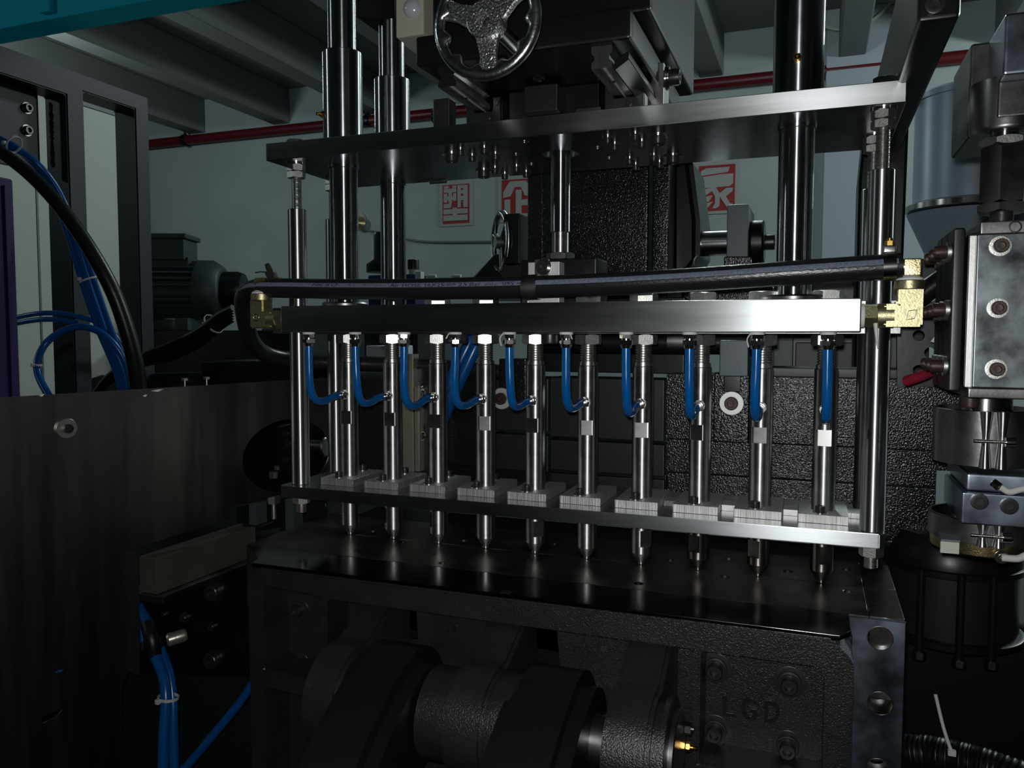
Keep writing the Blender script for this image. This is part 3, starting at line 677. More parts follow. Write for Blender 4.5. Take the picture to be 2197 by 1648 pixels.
# openings: left upper pocket, left lower pocket, middle, right
op = [[(-.6175, -.302), (-.535, zr+.002), (-.535, -.411), (-.6175, -.405)], [(-.6175, -.428), (-.54, -.432), (-.54, -.70), (-.6175, -.70)],
      [(-.528, zr), (-.105, zr), (-.105, -.70), (-.528, -.70)], [(-.098, -.309), (.008, -.309), (.0155, -.316), (.0155, -.4235), (-.098, -.4235)], [(-.098, -.440), (.0155, -.440), (.0155, -.70), (-.098, -.70)]]
obj('frame', B().poly([[(u, YP, v) for u, v in ol]]+[[(u, YP, v) for u, v in o_] for o_ in op], (0, .0715, 0), .0028, 2), 'black_cast', t)
obj('top_strip', B().poly([[(XL+.004, YP+.003, ZMT), (XR-.012, YP+.003, ZMT), (XR-.002, YP+.02, ZMT), (XR-.002, .8514, ZMT), (-.6965, .8514, ZMT), (XL, YP+.02, ZMT)]], (0, 0, -.005), .0006, 1), 'strip_steel', t)
# pocket floor is one panel with counterbores for the bolts
bolts = [aY(q[0], q[1], YPB) for q in ((1536, 1433), (1694, 1463), (1535, 1566), (1690, 1600), (645, 1307), (645, 1420))]
obj('pocket_floor', B().poly([[(XL+.004, YPB, -.745), (XR-.004, YPB, -.745), (XR-.004, YPB, -.290), (XL+.004, YPB, -.290)]]+
    [[aY(x_, y_, YPB) for x_, y_ in ((836, 1300), (893, 1306), (897, 1372), (836, 1372))], [aY(x_, y_, YPB) for x_, y_ in ((1093, 1340), (1195, 1352), (1202, 1432), (1093, 1432))]], (0, .012, 0)), 'black_cast', t)
obj('pocket_back', B().box((XL+.005, .852, -.74), (XR-.006, .858, -.33)), 'black_paint', t)
for i, p in enumerate(bolts):
    r = .0080; q = V((p.x, YPB, p.z)); R3 = .0160 if i < 4 else .0125
    s_ = obj('bolt', B().screw(q-EY*.0055, -EY, r, .0095), 'black_oxide', t)
    obj('washer', B().lathe(q, -EY, [(R3, 0), (R3, .0006), (R3*.97, .0010), (R3*.72, .0012), (R3*.70, .0036), (R3*.58, .0040), (R3*.57, .0056)], 36), 'black_oxide', s_)
    obj('spot_face', B().obox(q-EY*.0004, EX, EY, EZ, R3*1.06, .0006, R3*.28, .0003), 'black_oxide', s_)
# raised cast letters
for ch, q0, q1 in (('L', (1550, 1492), (1577, 1533)), ('G', (1589, 1497), (1625, 1540)), ('D', (1640, 1504), (1674, 1547))):
    tv, tf = text_mesh(ch, 1., 0, .03)
    a = aY(q0[0], q1[1], YPB); b_ = aY(q1[0], q0[1], YPB)
    x0 = min(v.x for v in tv); x1 = max(v.x for v in tv); y0 = min(v.y for v in tv); y1 = max(v.y for v in tv)
    bm = bmesh.new(); qs = [bm.verts.new((a.x+(v.x-x0)/(x1-x0)*(b_.x-a.x), YPB+.0004, a.z+(v.y-y0)/(y1-y0)*(b_.z-a.z))) for v in tv]
    for f in tf: bm.faces.new([qs[i] for i in f])
    g = bmesh.ops.extrude_face_region(bm, geom=list(bm.faces)); bmesh.ops.translate(bm, verts=[e for e in g['geom'] if isinstance(e, bmesh.types.BMVert)], vec=(0, -.0034, 0))
    bmesh.ops.recalc_face_normals(bm, faces=bm.faces); bmesh.ops.dissolve_limit(bm, angle_limit=.02, verts=bm.verts, edges=bm.edges)
    bmesh.ops.bevel(bm, geom=[e for e in bm.edges if len(e.link_faces) == 2 and e.calc_face_angle(0) > 1.2], offset=.0009, segments=2, affect='EDGES', clamp_overlap=True)
    obj('raised_letter', B().take(bm), 'letter_paint', t)
# cast slots near the top of the pocket
for q in ((970, 1345), (1290, 1390)):
    p = aY(q[0], q[1], YPB)
    b = B(); n = 12
    lp = [V((p.x+.008+.0055*math.cos(a), YPB, p.z+.0055*math.sin(a))) for a in [(-.5+i/n)*math.pi for i in range(n+1)]]+[V((p.x-.008-.0055*math.cos(a), YPB, p.z-.0055*math.sin(a))) for a in [(-.5+i/n)*math.pi for i in range(n+1)]]
    inn = [p+(v-p)*.72 for v in lp]
    for v in inn: v.y = YPB
    obj('slot_lip', B().poly([lp, inn], (0, -.0015, 0)), 'black_cast', t)
    obj('slot_pin', B().cyl((p.x+.003, YPB+.0, p.z), (p.x+.003, YPB-.002, p.z), .0036, 16), 'stained_steel', t)
obj('ledge_marker', B().box((aZ(1112, 1250, ZMT).x-.006, .787, ZMT), (aZ(1112, 1250, ZMT).x+.006, .797, ZMT+.0004)), 'black_oxide', t)
# hinge lugs
PY, PZ = .722, -.386
def lug(x0, x1, r=.056):
    pr = [(YPB+.002, -.305), (.788, -.306), (.765, -.318)]
    pr += [(PY+r*math.cos(a), PZ+r*math.sin(a)) for a in [math.radians(g) for g in range(75, 271, 13)]]
    pr += [(.77, -.452), (YPB+.002, -.455)]
    obj('lug', B().poly([[(x0, u, v) for u, v in pr]], (x1-x0, 0, 0), .004, 2), 'black_cast', t)
lug(-.484, -.443); lug(-.326, -.283); lug(-.170, -.127)
obj('lug_boss', B().lathe((-.362, PY, PZ), EX, [(.040, 0), (.046, .004), (.046, .040)], 40), 'black_cast', t)
obj('lug_boss', B().lathe((-.283, PY, PZ), EX, [(.050, 0), (.050, .018), (.046, .022)], 40), 'black_cast', t)
obj('pin_disc', B().lathe((-.127, PY, PZ), EX, [(.046, 0), (.046, .006), (.052, .007), (.052, .012), (.044, .014)], 48), 'black_cast', t)
obj('pocket_web', B().box((-.36, .775, -.470), (-.14, YPB+.002, -.38), .01), 'black_cast', t)
# retaining plate with nut and grease nipple on the pin end
t = thing('pin_keeper', (-.108, PY, PZ-.05), 'dark keeper disc with nut and brass nipple on the hinge pin', 'pin keeper')
obj('disc', B().lathe((-.1129, PY, PZ), EX, [(.040, 0), (.040, .004), (.038, .005)], 40), 'stained_steel', t)
for nm, q in (('nut', (1470, 1562)), ('nipple', (1472, 1602))):
    p = aX(q[0], q[1], -.1075)
    if nm == 'nut': obj('nut', B().hexn(p, p+EX*.006, .0062, .3).cyl(p+EX*.006, p+EX*.0085, .0035, 12), 'stained_steel', t)
    else: obj('nipple', B().hexn(p, p+EX*.004, .0048).lathe(p+EX*.004, EX, [(.0032, 0), (.0032, .003), (.0018, .004), (.0026, .006), (.001, .0075)], 14), 'brass_bright', t)
# toggle link
t = thing('toggle_link', (-.32, .60, -.55), 'smooth black toggle link with two thick arms at the bottom', 'machine link')
def arm(x0, x1, bev):
    r = .062; pr = [(PY+r*math.cos(a), PZ+r*math.sin(a)) for a in [math.radians(g) for g in range(-60, 106, 12)]]
    pr += [(.672, -.338), (.63, -.362), (.58, -.402), (.535, -.455), (.505, -.52), (.50, -.60), (.58, -.60), (.64, -.52), (.70, -.452)]
    obj('arm', B().poly([[(x0, u, v) for u, v in pr]], (x1-x0, 0, 0), bev, 4, .8), 'link_paint', t, 50)
arm(-.440, -.362, .014); arm(-.268, -.188, .014)
obj('web', B().lathe((-.39, .592, -.470), EX, [(.066, 0), (.066, .15)], 64), 'link_paint', t, 50)
obj('outer_boss', B().lathe((-.452, .56, -.51), EX, [(.05, 0), (.062, .008), (.062, .02)], 48), 'link_paint', t, 50)
obj('inner_boss', B().lathe((-.192, .575, -.49), EX, [(.058, 0), (.058, .012), (.048, .02), (.020, .021)], 48), 'link_paint', t, 50)
tag(obj('hinge_pin', B().cyl((-.484, PY, PZ), (-.113, PY, PZ), .024, 32), 'stained_steel'), 'steel hinge pin through the lugs and link', 'pin')

# ------------------------------------------------------------------ stainless guard sheet on the left
GD = V((.2698, .9629, 0)); GP = V((-.752, 1.05, 0)); GN = V((.9629, -.2698, 0))
def G(x, y): return aPl(x, y, GP, GN)
t = thing('guard_sheet', G(300, 1648), 'large dull stainless guard sheet standing at the left', 'guard sheet')
hc_ = (G(522, 968)+G(706, 985))*.5; hr_ = (G(522, 968)-G(706, 985)).length/2
ol = [G(-420, 878), G(640, 815), G(760, 808), G(760, 1024), G(606, 1061), G(494, 1087), G(491, 1114), G(276, 1180), G(276, 1440), G(262, 1470), G(262, 1900), G(-420, 2300)]
hol = [hc_+GD*hr_*math.cos(2*math.pi*i/48)+EZ*.056*math.sin(2*math.pi*i/48)*1.0 for i in range(48)]
slot = [G(82, 1552), G(96, 1536), G(124, 1522), G(134, 1524), G(122, 1538), G(94, 1552)]
obj('sheet', B().poly([ol, hol, slot], -GN*.002), 'sheet_steel', t)
obj('folded_edge', B().poly([[G(276, 1180), G(276, 1440), G(280, 1440), G(280, 1178)]], GN*.022), 'dark_panel', t)
p = G(141, 919); s_ = obj('bolt', B().screw(p+GN*.004, GN, .0055, .006), 'black_oxide', t)
obj('washer', B().cyl(p, p+GN*.004, .0122, 32, ch=.0005), 'nut_zinc', s_)
for q, d in (((335, 838), .008), ((310, 849), .003), ((88, 848), .003)):
    p = G(*q)+GN*.0005; obj('paint_chip', B().poly([[p-GD*d, p+GD*d*.2-EZ*.002, p+GD*d*1.2+EZ*.0012, p+GD*d*.3+EZ*.0014]], GN*.0004), 'white_tape', t)
p = G(125, 1441)+GN*.0004; obj('blue_scrap', B().poly([[p-GD*.004, p+EZ*.002, p+GD*.006+EZ*.001, p+GD*.003-EZ*.001]], GN*.0006), 'blue_tube', t)
for q in ((414, 818), (461, 815)):
    p = G(*q)-GN*.02; tt = tag(obj('sheet_stud', B().cyl(p-EZ*.012, p+EZ*.002, .0012, 10).hexn(p+EZ*.0, p+EZ*.0035, .0048), 'nut_zinc'), 'tiny bolt tip above the guard sheet, %s of two' % ('left' if q[0] < 430 else 'right'), 'bolt')
# machinery seen through the round hole and under the sheet
t = thing('sheet_actuator', G(615, 1045)-GN*.10, 'dark actuator block seen through the round hole in the sheet', 'machine part')
Yh = 1.24
obj('back_plate', B().poly([[aY(480, 880, 1.34), aY(770, 880, 1.34), aY(770, 1075, 1.34), aY(480, 1075, 1.34)]], (0, .02, 0)), 'black_paint', t)
obj('front_block', B().poly([[aY(594, 915, Yh), aY(640, 905, Yh), aY(640, 1015, Yh), aY(594, 1015, Yh)]], (0, .08, 0), .002, 1), 'black_paint', t)
for q in ((616, 930), (622, 953), (616, 985)):
    p = aY(*q, Yh); obj('bolt', B().screw(p, -EY, .0065, .006), 'black_oxide', t)
p = aY(668, 957, Yh); obj('pin', B().cyl(p, p+EX*.028, .011, 20), 'stained_steel', t).name
obj('pin_head', B().cyl(p+EX*.028, p+EX*.034, .018, 28, ch=.002), 'stained_steel', t)
for q in ((587, 1019, .010), (594, 1004, .006)):
    p = aY(q[0], q[1], Yh-.02); obj('nut', B().hexn(p-EZ*q[2]*.6, p+EZ*q[2]*.6, q[2]*.85), 'nut_zinc', t)
for k, (x0, x1, y0, y1, lab) in enumerate(((534, 550, 1083, 1126, 'left'), (612, 628, 1073, 1136, 'right'))):
    a = aY(x0, y1, .985+.0*k); b = aY(x1, y0, .985)
    tt = thing('stand_bar', a, '%s of two small upright flat bars left of the mould' % lab, 'bar')
    obj('bar', B().box((a.x, .985, a.z), (b.x, 1.01, b.z), .0008), 'motor_paint', tt)
    obj('foot', B().box((a.x-.012, .985, a.z-.003), (b.x+.004, 1.02, a.z), .0005), 'black_paint', tt)
p = aY(587, 1072, 1.02); tt = tag(obj('loose_nut', B().hexn(p-EZ*.006, p+EZ*.006, .010, .3).cyl(p-EZ*.03, p-EZ*.006, .004, 10), 'nut_zinc'), 'zinc nut between the two flat bars', 'nut')
tag(obj('left_carrier', B().poly([[aY(505, 1085, 1.06), aY(700, 1052, 1.06), aY(700, 1112, 1.06), aY(505, 1150, 1.06)]], (0, .12, 0), .002, 1), 'black_paint'), 'dark carrier beam under the left end of the lower plate', 'machine part')
# tie bar, bolted plate, hoses
tag(obj('tie_bar', B().box((-.83, .80, -.341), (-.80, 1.0, -.292), .002), 'beige_bar'), 'dull beige steel bar running back beside the mould', 'bar')
tag(obj('tie_rail', B().box((-.86, .80, -.353), (-.79, 1.03, -.3415), .002), 'stained_steel'), 'dark rail under the beige bar', 'rail')
t = thing('bolted_plate', aY(400, 1460, .99), 'blue black machine plate with round bolts at lower left', 'plate')
obj('plate', B().poly([[aY(200, 1240, .99), aY(700, 1190, .99), aY(700, 1455, .99), aY(200, 1440, .99)]], (0, .03, 0)), 'blue_black', t)
for x, y, r in ((462, 1268, .0125), (460, 1414, .0125), (397, 1247, .0065), (398, 1325, .0065), (354, 1318, .004), (457, 1344, .0055)):
    p = aY(x, y, .99); s_ = obj('bolt', B().screw(p-EY*.0015, -EY, r, r*.9), 'black_oxide', t)
    obj('washer', B().cyl(p, p-EY*.0015, r*1.3, 28), 'stained_steel', s_)
p = aY(372, 1370, .97); tt = thing('muffler', p, 'small sintered metal muffler beside the black tube fitting', 'muffler'); d = V((.5, .6, .12)).normalized()
mf = obj('body', B().lathe(p-d*.010, d, [(.008, 0), (.0105, .003), (.0105, .012), (.0095, .0125), (.0095, .0135), (.0105, .014), (.0105, .026), (.008, .03)], 28), 'alu_strip', tt)
for i in range(6):
    a = -.5-i*.45; u = V((0, -math.cos(a), math.sin(a))); obj('vent', B().cyl(p+u*.0100+d*(.006 if i % 2 else -.004), p+u*.0108+d*(.006 if i % 2 else -.004), .0014, 8), 'black_oxide', tt)
p = aY(322, 1365, .93); tt = thing('tube_connector', p, 'black plastic tube connector at the lower left', 'connector')
obj('body', B().tube([aY(318, 1338, .93), aY(326, 1372, .92), aY(330, 1405, .92)], .0115, 20, 4).obox(aY(330, 1385, .93), EX, EY, EZ, .008, .014, .012, .003), 'cable_black', tt)
obj('side_port', B().cyl(aY(318, 1385, .94), aY(300, 1400, .96), .0105, 20), 'cable_black', tt)
for k, (pts, r, lab) in enumerate((([(288, 1290, .96), (304, 1315, .95), (322, 1345, .93)], .0085, 'dim blue tube entering the black connector from above'),
        ([(329, 1400, .92), (350, 1450, .91), (356, 1500, .90), (352, 1570, .89), (350, 1660, .88), (352, 1760, .87)], .0078, 'left blue tube hanging below the black connector'),
        ([(344, 1392, .94), (362, 1440, .93), (371, 1500, .92), (372, 1570, .91), (374, 1660, .90), (376, 1760, .89)], .0070, 'right blue tube hanging below the black connector'),
        ([(300, 1340, .99), (306, 1370, .985), (312, 1400, .98)], .008, 'blue tube stub hidden behind the black connector'),
        ([(330, 1720, .95), (400, 1645, .96), (455, 1580, .97), (512, 1510, .98), (560, 1440, .985)], .0068, 'single blue tube running diagonally under the platen'))):
    tag(obj('blue_hose', B().tube([aY(x, y, Y) for x, y, Y in pts], r, 14, 8), 'blue_tube_dark', None, 60), lab, 'tube', 'blue tubes at the lower left')
def tie(name, c, axis, r, label, tail=None, ry=None):
    tt = thing(name, c, label, 'cable tie'); c = V(c)
    obj('strap', B().lathe(c-V(axis).normalized()*.0022, axis, [(r, 0), (r+.0012, .0002), (r+.0012, .0042), (r, .0044), (r, 0)], 24), 'tie_white', tt, 60)
    obj('head', B().obox(c-EY*(r+.002)+EX*(-.004), EX, EY, EZ, .0035, .0028, .0035, .0008), 'tie_white', tt)
    if tail: obj('tail', B().tube(tail, .0012, 6), 'tie_white', tt)
tie('cable_tie', aY(361, 1497, .905), (0.05, .1, 1), .0142, 'white cable tie around the two hanging blue tubes')
tag(obj('base_cabinet', B().box((-1.6, 1.14, FLOOR), (.05, 2.2, -.46), .005), 'dark_panel'), 'dark machine base beneath the mould', 'machine base')

# ------------------------------------------------------------------ dark frame, cabinet, hoses and motor behind the sheet
XF = -1.62
def FX(x, y): return aX(x, y, XF)
t = thing('frame_gantry', FX(325, 900), 'dark grey blue welded machine frame at the left', 'frame')
ft = FX(326, 213).z; yl = FX(-260, 100).y; yr = FX(326, 500).y; zb = -.45
ops = []
for a, b, top in ((189, 297, 236), (-150, 152, 238)):
    y0, y1 = FX(a, 500).y, FX(b, 500).y; zt_ = FX(b, top if a > 0 else 206).z
    ops.append([(XF, y0, -.30), (XF, y1, -.30), (XF, y1, zt_), (XF, y0, zt_)])
obj('side_frame', B().poly([[(XF, yl, zb), (XF, yr, zb), (XF, yr, ft), (XF, yl, ft)]]+ops, (-.07, 0, 0), .003, 2), 'frame_paint', t)
obj('panel', B().box((XF-.06, ops[1][0][1], FX(60, 352).z), (XF-.052, ops[1][1][1]-.03, ops[1][2][2]), .002), 'frame_paint', t)
b = B()
zz0, zz1 = FX(113, 345).z, FX(113, 212).z; yy = aX(113, 300, XF-.052).y
for i in range(40):
    z = zz0+(zz1-zz0)*i/39; b.cyl((XF-.052, yy, z), (XF-.0485, yy, z+.003), .006+.003*random.random(), 8)
obj('weld_bead', b, 'frame_paint', t)
for q in ((57, 232), (57, 280)):
    p = aX(q[0], q[1], XF-.052); s_ = obj('bolt', B().screw(p, EX, .010, .010), 'black_oxide', t); obj('washer', B().cyl(p, p+EX*.002, .013, 20), 'stained_steel', s_)
t = thing('cabinet', aX(230, 800, XF-.45), 'pale grey green cabinet seen through the dark frame', 'cabinet')
a = XF-.45
obj('body', B().box((a-.4, aX(-160, 500, a).y, -.9), (a, aX(268, 500, a).y, aX(265, 232, a).z), .004), 'cream', t)
obj('top_trim', B().box((a-.41, aX(-160, 500, a).y, aX(265, 255, a).z), (a+.004, aX(270, 500, a).y, aX(265, 230, a).z), .002), 'grey_machine', t)
y_ = aX(85, 600, a).y; obj('door_seam', B().box((a, y_-.003, -.8), (a+.002, y_+.003, .55)), 'grey_machine', t)
t = thing('purple_post', aX(20, 840, -1.55), 'purple painted post at the left edge', 'post')
y0, y1 = aX(-40, 600, -1.42).y, aX(36, 600, -1.42).y
obj('tube', B().box((-1.50, y0, -.4), (-1.42, y1, aX(30, 385, -1.42).z), .004), 'purple_paint', t)
y2 = aX(17, 600, -1.42).y; obj('rib', B().box((-1.42, y2-.004, -.38), (-1.415, y2+.004, aX(20, 400, -1.42).z), .001), 'purple_paint', t)
tag(obj('cross_beam', B().poly([[aY(215, 805, 1.62), aY(470, 798, 1.62), aY(470, 880, 1.62), aY(120, 880, 1.62), aY(120, 838, 1.62)]], (0, .1, 0), .002, 1), 'frame_paint'), 'dark cross beam just above the guard sheet', 'beam')
tag(obj('black_slide_box', B().poly([[aY(430, 775, 1.5), aY(885, 775, 1.5), aY(885, 860, 1.5), aY(430, 860, 1.5)]], (0, .25, 0), .003, 1), 'black_paint'), 'black slide cover behind the left blow pins', 'machine part')
# blue and black hoses
for k in range(6):
    o = (k % 3)*6.5-6; q = (k//3)*.02+random.uniform(-.006, .006); j = random.uniform(-3, 3)
    pts = [(-70, 270+o, 1.16), (0, 303+o*.8, 1.18), (55, 332+o, 1.2), (110, 395+o, 1.24+q), (155, 500, 1.28+q), (190, 610, 1.32+q), (225, 710, 1.36+q), (262, 800, 1.40+q), (275, 870, 1.42+q)]
    P = [aY(x+(0 if i < 2 else o*(1.2 if i < 5 else 1.7))+j, y, Y) for i, (x, y, Y) in enumerate(pts)]
    tag(obj('blue_hose', B().tube(P, .0062, 10, 8), 'blue_tube_dark', None, 60), '%s blue hose counting across the six in the bundle by the dark frame' % ORD[k], 'hose', 'bundle of six blue hoses by the dark frame')
tie('cable_tie', aY(30, 310, 1.17), (1, .2, -.55), .017, 'white cable tie on the upper left of the blue hose bundle')
tie('cable_tie', aY(193, 600, 1.32), (.3, .2, -1), .021, 'white cable tie midway down the blue hose bundle')
for k, (pts, lab) in enumerate((([(-30, 702, 1.30), (25, 684, 1.31), (90, 672, 1.32), (150, 676, 1.34), (220, 697, 1.36), (262, 745, 1.38), (292, 830, 1.4)], 'upper of two blue hoses arching before the purple post'),
        ([(-30, 716, 1.28), (30, 695, 1.29), (100, 685, 1.30), (165, 692, 1.32)], 'lower of two blue hoses arching before the purple post'),
        ([(105, 850, 1.22), (84, 810, 1.23), (80, 775, 1.24), (100, 735, 1.26), (140, 708, 1.28), (185, 702, 1.30), (230, 724, 1.32), (265, 770, 1.34), (285, 840, 1.36)], 'blue hose bent in a round loop above the sheet'))):
    tag(obj('blue_hose', B().tube([aY(x, y, Y) for x, y, Y in pts], .0058 if k < 2 else .0075, 12, 8), 'blue_tube_dark', None, 60), lab, 'hose', 'blue hoses arching above the sheet')
tie('cable_tie', aY(82, 783, 1.235), (.1, .05, 1), .0078, 'white cable tie on the round blue hose loop')
tag(obj('black_hose', B().tube([aY(x, y, Y) for x, y, Y in ((-60, 290, 1.12), (0, 325, 1.14), (70, 380, 1.16), (130, 445, 1.18), (190, 530, 1.2), (240, 620, 1.22), (270, 700, 1.24), (290, 780, 1.26), (300, 860, 1.28))], .0115, 18, 8, rf=lambda u: 1+u*.5), 'hose_rubber', None, 60), 'thick black hose curving down in front of the dark frame', 'hose')
for k in range(5):
    d = k*7-14; P = [aY(x, y, 1.55+.01*k) for x, y in ((190, 870+d*.3), (235, 812+d*.4), (300, 775+d*.6), (370, 752+d), (430, 722+d*1.1), (470, 690+d), (500, 672+d*.8))]
    tag(obj('black_cable', B().tube(P, .0085, 10, 6), 'cable_black', None, 60), '%s black cable counting from the top of the bundle below the motor' % ORD[k], 'cable', 'black cable bundle below the motor')
tie('cable_tie', aY(458, 695, 1.58), (1, 0, .7), .026, 'white cable tie on the black cable bundle')
# motor
t = thing('electric_motor', aY(390, 700, 2.1), 'dark grey finned electric motor behind the left post', 'motor')
mc = aY(376, 622, 2.1); ax = V((.93, .37, 0)).normalized(); rm = .092; hl = .108
obj('core', B().cyl(mc-ax*hl, mc+ax*hl, rm*.86, 32), 'motor_paint', t)
sd = EZ.cross(ax)
for i in range(26):
    a = 2*math.pi*i/26; u = EZ*math.cos(a)+sd*math.sin(a); v = ax.cross(u)
    obj('fin', B().obox(mc+u*rm*.93, ax, u, v, hl*.92, rm*.10, .0035), 'motor_paint', t)
obj('end_bell', B().lathe(mc+ax*hl, ax, [(rm*1.06, -.02), (rm*1.06, .02), (rm*.85, .05), (rm*.72, .055)], 32), 'motor_paint', t)
obj('drive_bell', B().lathe(mc-ax*hl, -ax, [(rm*1.08, -.02), (rm*1.10, .03), (rm*.8, .05)], 32), 'motor_paint', t)
obj('fan_cover', B().lathe(mc+ax*(hl+.05), ax, [(rm*.66, 0), (rm*.66, .05), (rm*.58, .07), (0, .072)], 28), 'cable_black', t)
tb = mc+EZ*.128-ax*.02
obj('terminal_box', B().obox(tb, ax, sd, EZ, .075, .06, .035, .006), 'motor_paint', t)
obj('terminal_lid', B().obox(tb+EZ*.042, ax, sd, EZ, .084, .068, .008, .004), 'motor_paint', t)
obj('box_neck', B().obox(tb-EZ*.045, ax, sd, EZ, .085, .05, .02, .004), 'motor_paint', t)
for s_ in (-1, 1): obj('foot', B().obox(mc-EZ*.115+ax*.06*s_, ax, sd, EZ, .022, .11, .02, .004), 'motor_paint', t)
tag(obj('motor_shelf', B().box((mc.x-.5, 2.0, -.5), (mc.x+.6, 2.3, mc.z-.135), .004), 'black_paint'), 'dark shelf under the finned motor', 'shelf')
t = thing('white_drum', aY(520, 800, 2.3), 'pale grey rounded machine cover behind the hose loop', 'machine cover')
p = aY(560, 800, 2.3); obj('drum', B().lathe(p, EZ+EX*.0, [(.11, -.3), (.11, .06), (.10, .10), (.06, .125), (0, .13)], 36), 'pale_grey', t)
obj('rim', B().lathe(p+EZ*.02, EZ, [(.112, 0), (.116, .004), (.112, .008)], 36), 'cream_plastic', t)
for k, (x0, y0, x1, y1, m_, lab) in enumerate(((628, 732, 697, 792, 'pale_grey', 'leftmost of three pale boxes seen low between the posts'), (690, 744, 716, 776, 'pale_grey', 'middle of three pale boxes seen low between the posts'), (785, 742, 842, 774, 'pale_grey', 'rightmost of three pale boxes seen low between the posts'))):
    a = aY(x0, y1, 2.4); b_ = aY(x1, y0, 2.4); tag(obj('pale_box', B().box((a.x, 2.4, a.z), (b_.x, 2.55, b_.z), .004), m_), lab, 'box', 'pale boxes behind the left blow pins')
tag(obj('far_cabinet', B().box((aY(560, 700, 2.8).x, 2.8, -1.3), (aY(930, 700, 2.8).x, 3.1, aY(700, 704, 2.8).z), .006), 'motor_paint'), 'dark far cabinet behind the left blow pins', 'cabinet')
t = thing('far_press', aY(840, 640, 2.6), 'small dark motor on a blue box far behind', 'machine')
a = aY(790, 660, 2.6); b_ = aY(890, 588, 2.6); obj('blue_box', B().box((a.x, 2.6, a.z), (b_.x, 2.75, b_.z), .004), 'blue_box', t)
obj('stand', B().box((a.x, 2.62, FLOOR), (b_.x, 2.74, a.z), .004), 'black_paint', t)
p = aY(822, 585, 2.65); obj('motor', B().lathe(p, EZ, [(.062, 0), (.062, .03), (.04, .045), (.034, .05), (.034, .14), (.030, .148), (0, .15)], 28), 'black_paint', t)
p = aY(887, 590, 2.62); obj('knob', B().lathe(p, EZ, [(.016, 0), (.016, .02)], 20), 'cream_plastic', t); obj('knob_cap', B().lathe(p+EZ*.02, EZ, [(.021, 0), (.021, .032), (.019, .035)], 20), 'black_paint', t)
p = aY(899, 590, 2.6); obj('white_cap', B().box((p.x-.012, 2.59, p.z-.03), (p.x+.012, 2.62, p.z+.012), .003), 'sign_white', t)
t = thing('cable_tray', aY(990, 600, 2.7), 'pale cable tray with clips above the hose', 'cable tray')
a = aY(905, 612, 2.7); b_ = aY(1075, 592, 2.7); obj('tray', B().box((a.x, 2.7, a.z), (b_.x, 2.8, b_.z), .004), 'grey_machine', t)
for px in (925, 978): p = aY(px, 600, 2.69); obj('clip', B().tube([p+V((-.02, 0, -.03)), p+V((-.015, 0, .01)), p+V((.02, 0, .013))], .006, 8), 'cream', t)
# teal overhead beam at top left
t = thing('overhead_beam', aY(120, 60, 1.7), 'teal painted overhead beam at the top left corner', 'beam')
zf = aY(0, 62, 1.7).z; yb_ = 1.79
obj('beam', B().box((-4, 1.7, zf), (-.95, yb_, zf+.4), .004), 'teal_paint', t)
xq = aY(100, 20, 1.7).x; obj('stiffener', B().box((xq-.012, 1.685, zf+.015), (xq+.03, 1.7, zf+.4), .003), 'teal_paint', t)

# ------------------------------------------------------------------ gearbox, rear casting and brackets behind the pins
YG = 1.28
t = thing('gearbox', aY(1300, 640, YG), 'black cast gearbox with rough raised marks behind the piston rod', 'gearbox')
a = aY(1130, 640, YG); b_ = aY(1392, 330, YG)
obj('body', B().box((a.x, YG, -.02), (b_.x, YG+.22, .36), .004), 'speckle_paint', t)
a2 = aY(1397, 640, YG-.015); b2 = aY(1436, 330, YG-.015)
obj('flange', B().box((a2.x, YG-.015, -.02), (b2.x, YG+.24, .36), .003), 'speckle_paint', t)
xq = aX(1165, 480, b_.x).x
p = aY(1163, 480, YG-.002); obj('seam_ridge', B().box((p.x-.001, YG-.003, .03), (p.x+.001, YG, .33), .0006), 'speckle_paint', t)
prof = [aY(1436, 330, YG+.05), aY(1482, 330, YG+.05), aY(1500, 470, YG+.05), aY(1500, 560, YG+.05), aY(1470, 600, YG+.05), aY(1436, 640, YG+.05)]
obj('bell_housing', B().poly([prof], (0, .16, 0), .012, 3), 'black_paint', t)
p = aY(1470, 528, YG+.12); obj('bearing_boss', B().lathe(p, EX, [(.045, 0), (.045, .022), (.038, .026), (.025, .027)], 36), 'black_paint', t)
# raised foundry marks: short strokes standing proud
for ch, q0, q1, rot in (('31', (1262, 388), (1295, 470), 1), ('10-83-GN ON', (1330, 368), (1358, 590), 1)):
    tv, tf = text_mesh(ch, 1., 0, .02); a = aY(q0[0], q1[1], YG); b_2 = aY(q1[0], q0[1], YG)
    x0 = min(v.x for v in tv); x1 = max(v.x for v in tv); y0 = min(v.y for v in tv); y1 = max(v.y for v in tv)
    bm = bmesh.new(); qs = [bm.verts.new((b_2.x-(v.y-y0)/(y1-y0)*(b_2.x-a.x)*1., YG+.0002, a.z+(v.x-x0)/(x1-x0)*(b_2.z-a.z))) for v in tv]
    for f in tf: bm.faces.new([qs[i] for i in f])
    g = bmesh.ops.extrude_face_region(bm, geom=list(bm.faces)); bmesh.ops.translate(bm, verts=[e for e in g['geom'] if isinstance(e, bmesh.types.BMVert)], vec=(0, -.0025, 0))
    obj('raised_mark', B().take(bm), 'speckle_paint', t)
t = thing('bearing_bracket', aY(1600, 560, 1.33), 'grey steel bearing bracket with shaft right of the gearbox', 'bracket')
a = aY(1558, 560, 1.33); b_ = aY(1607, 437, 1.33)
obj('plate', B().box((a.x, 1.33, a.z), (b_.x, 1.45, b_.z), .002), 'grey_machine', t)
pc = aY(1530, 523, 1.37); obj('shaft', B().cyl((pc.x-.06, 1.37, pc.z), (a.x, 1.37, pc.z), .0205, 28), 'shaft_steel', t)
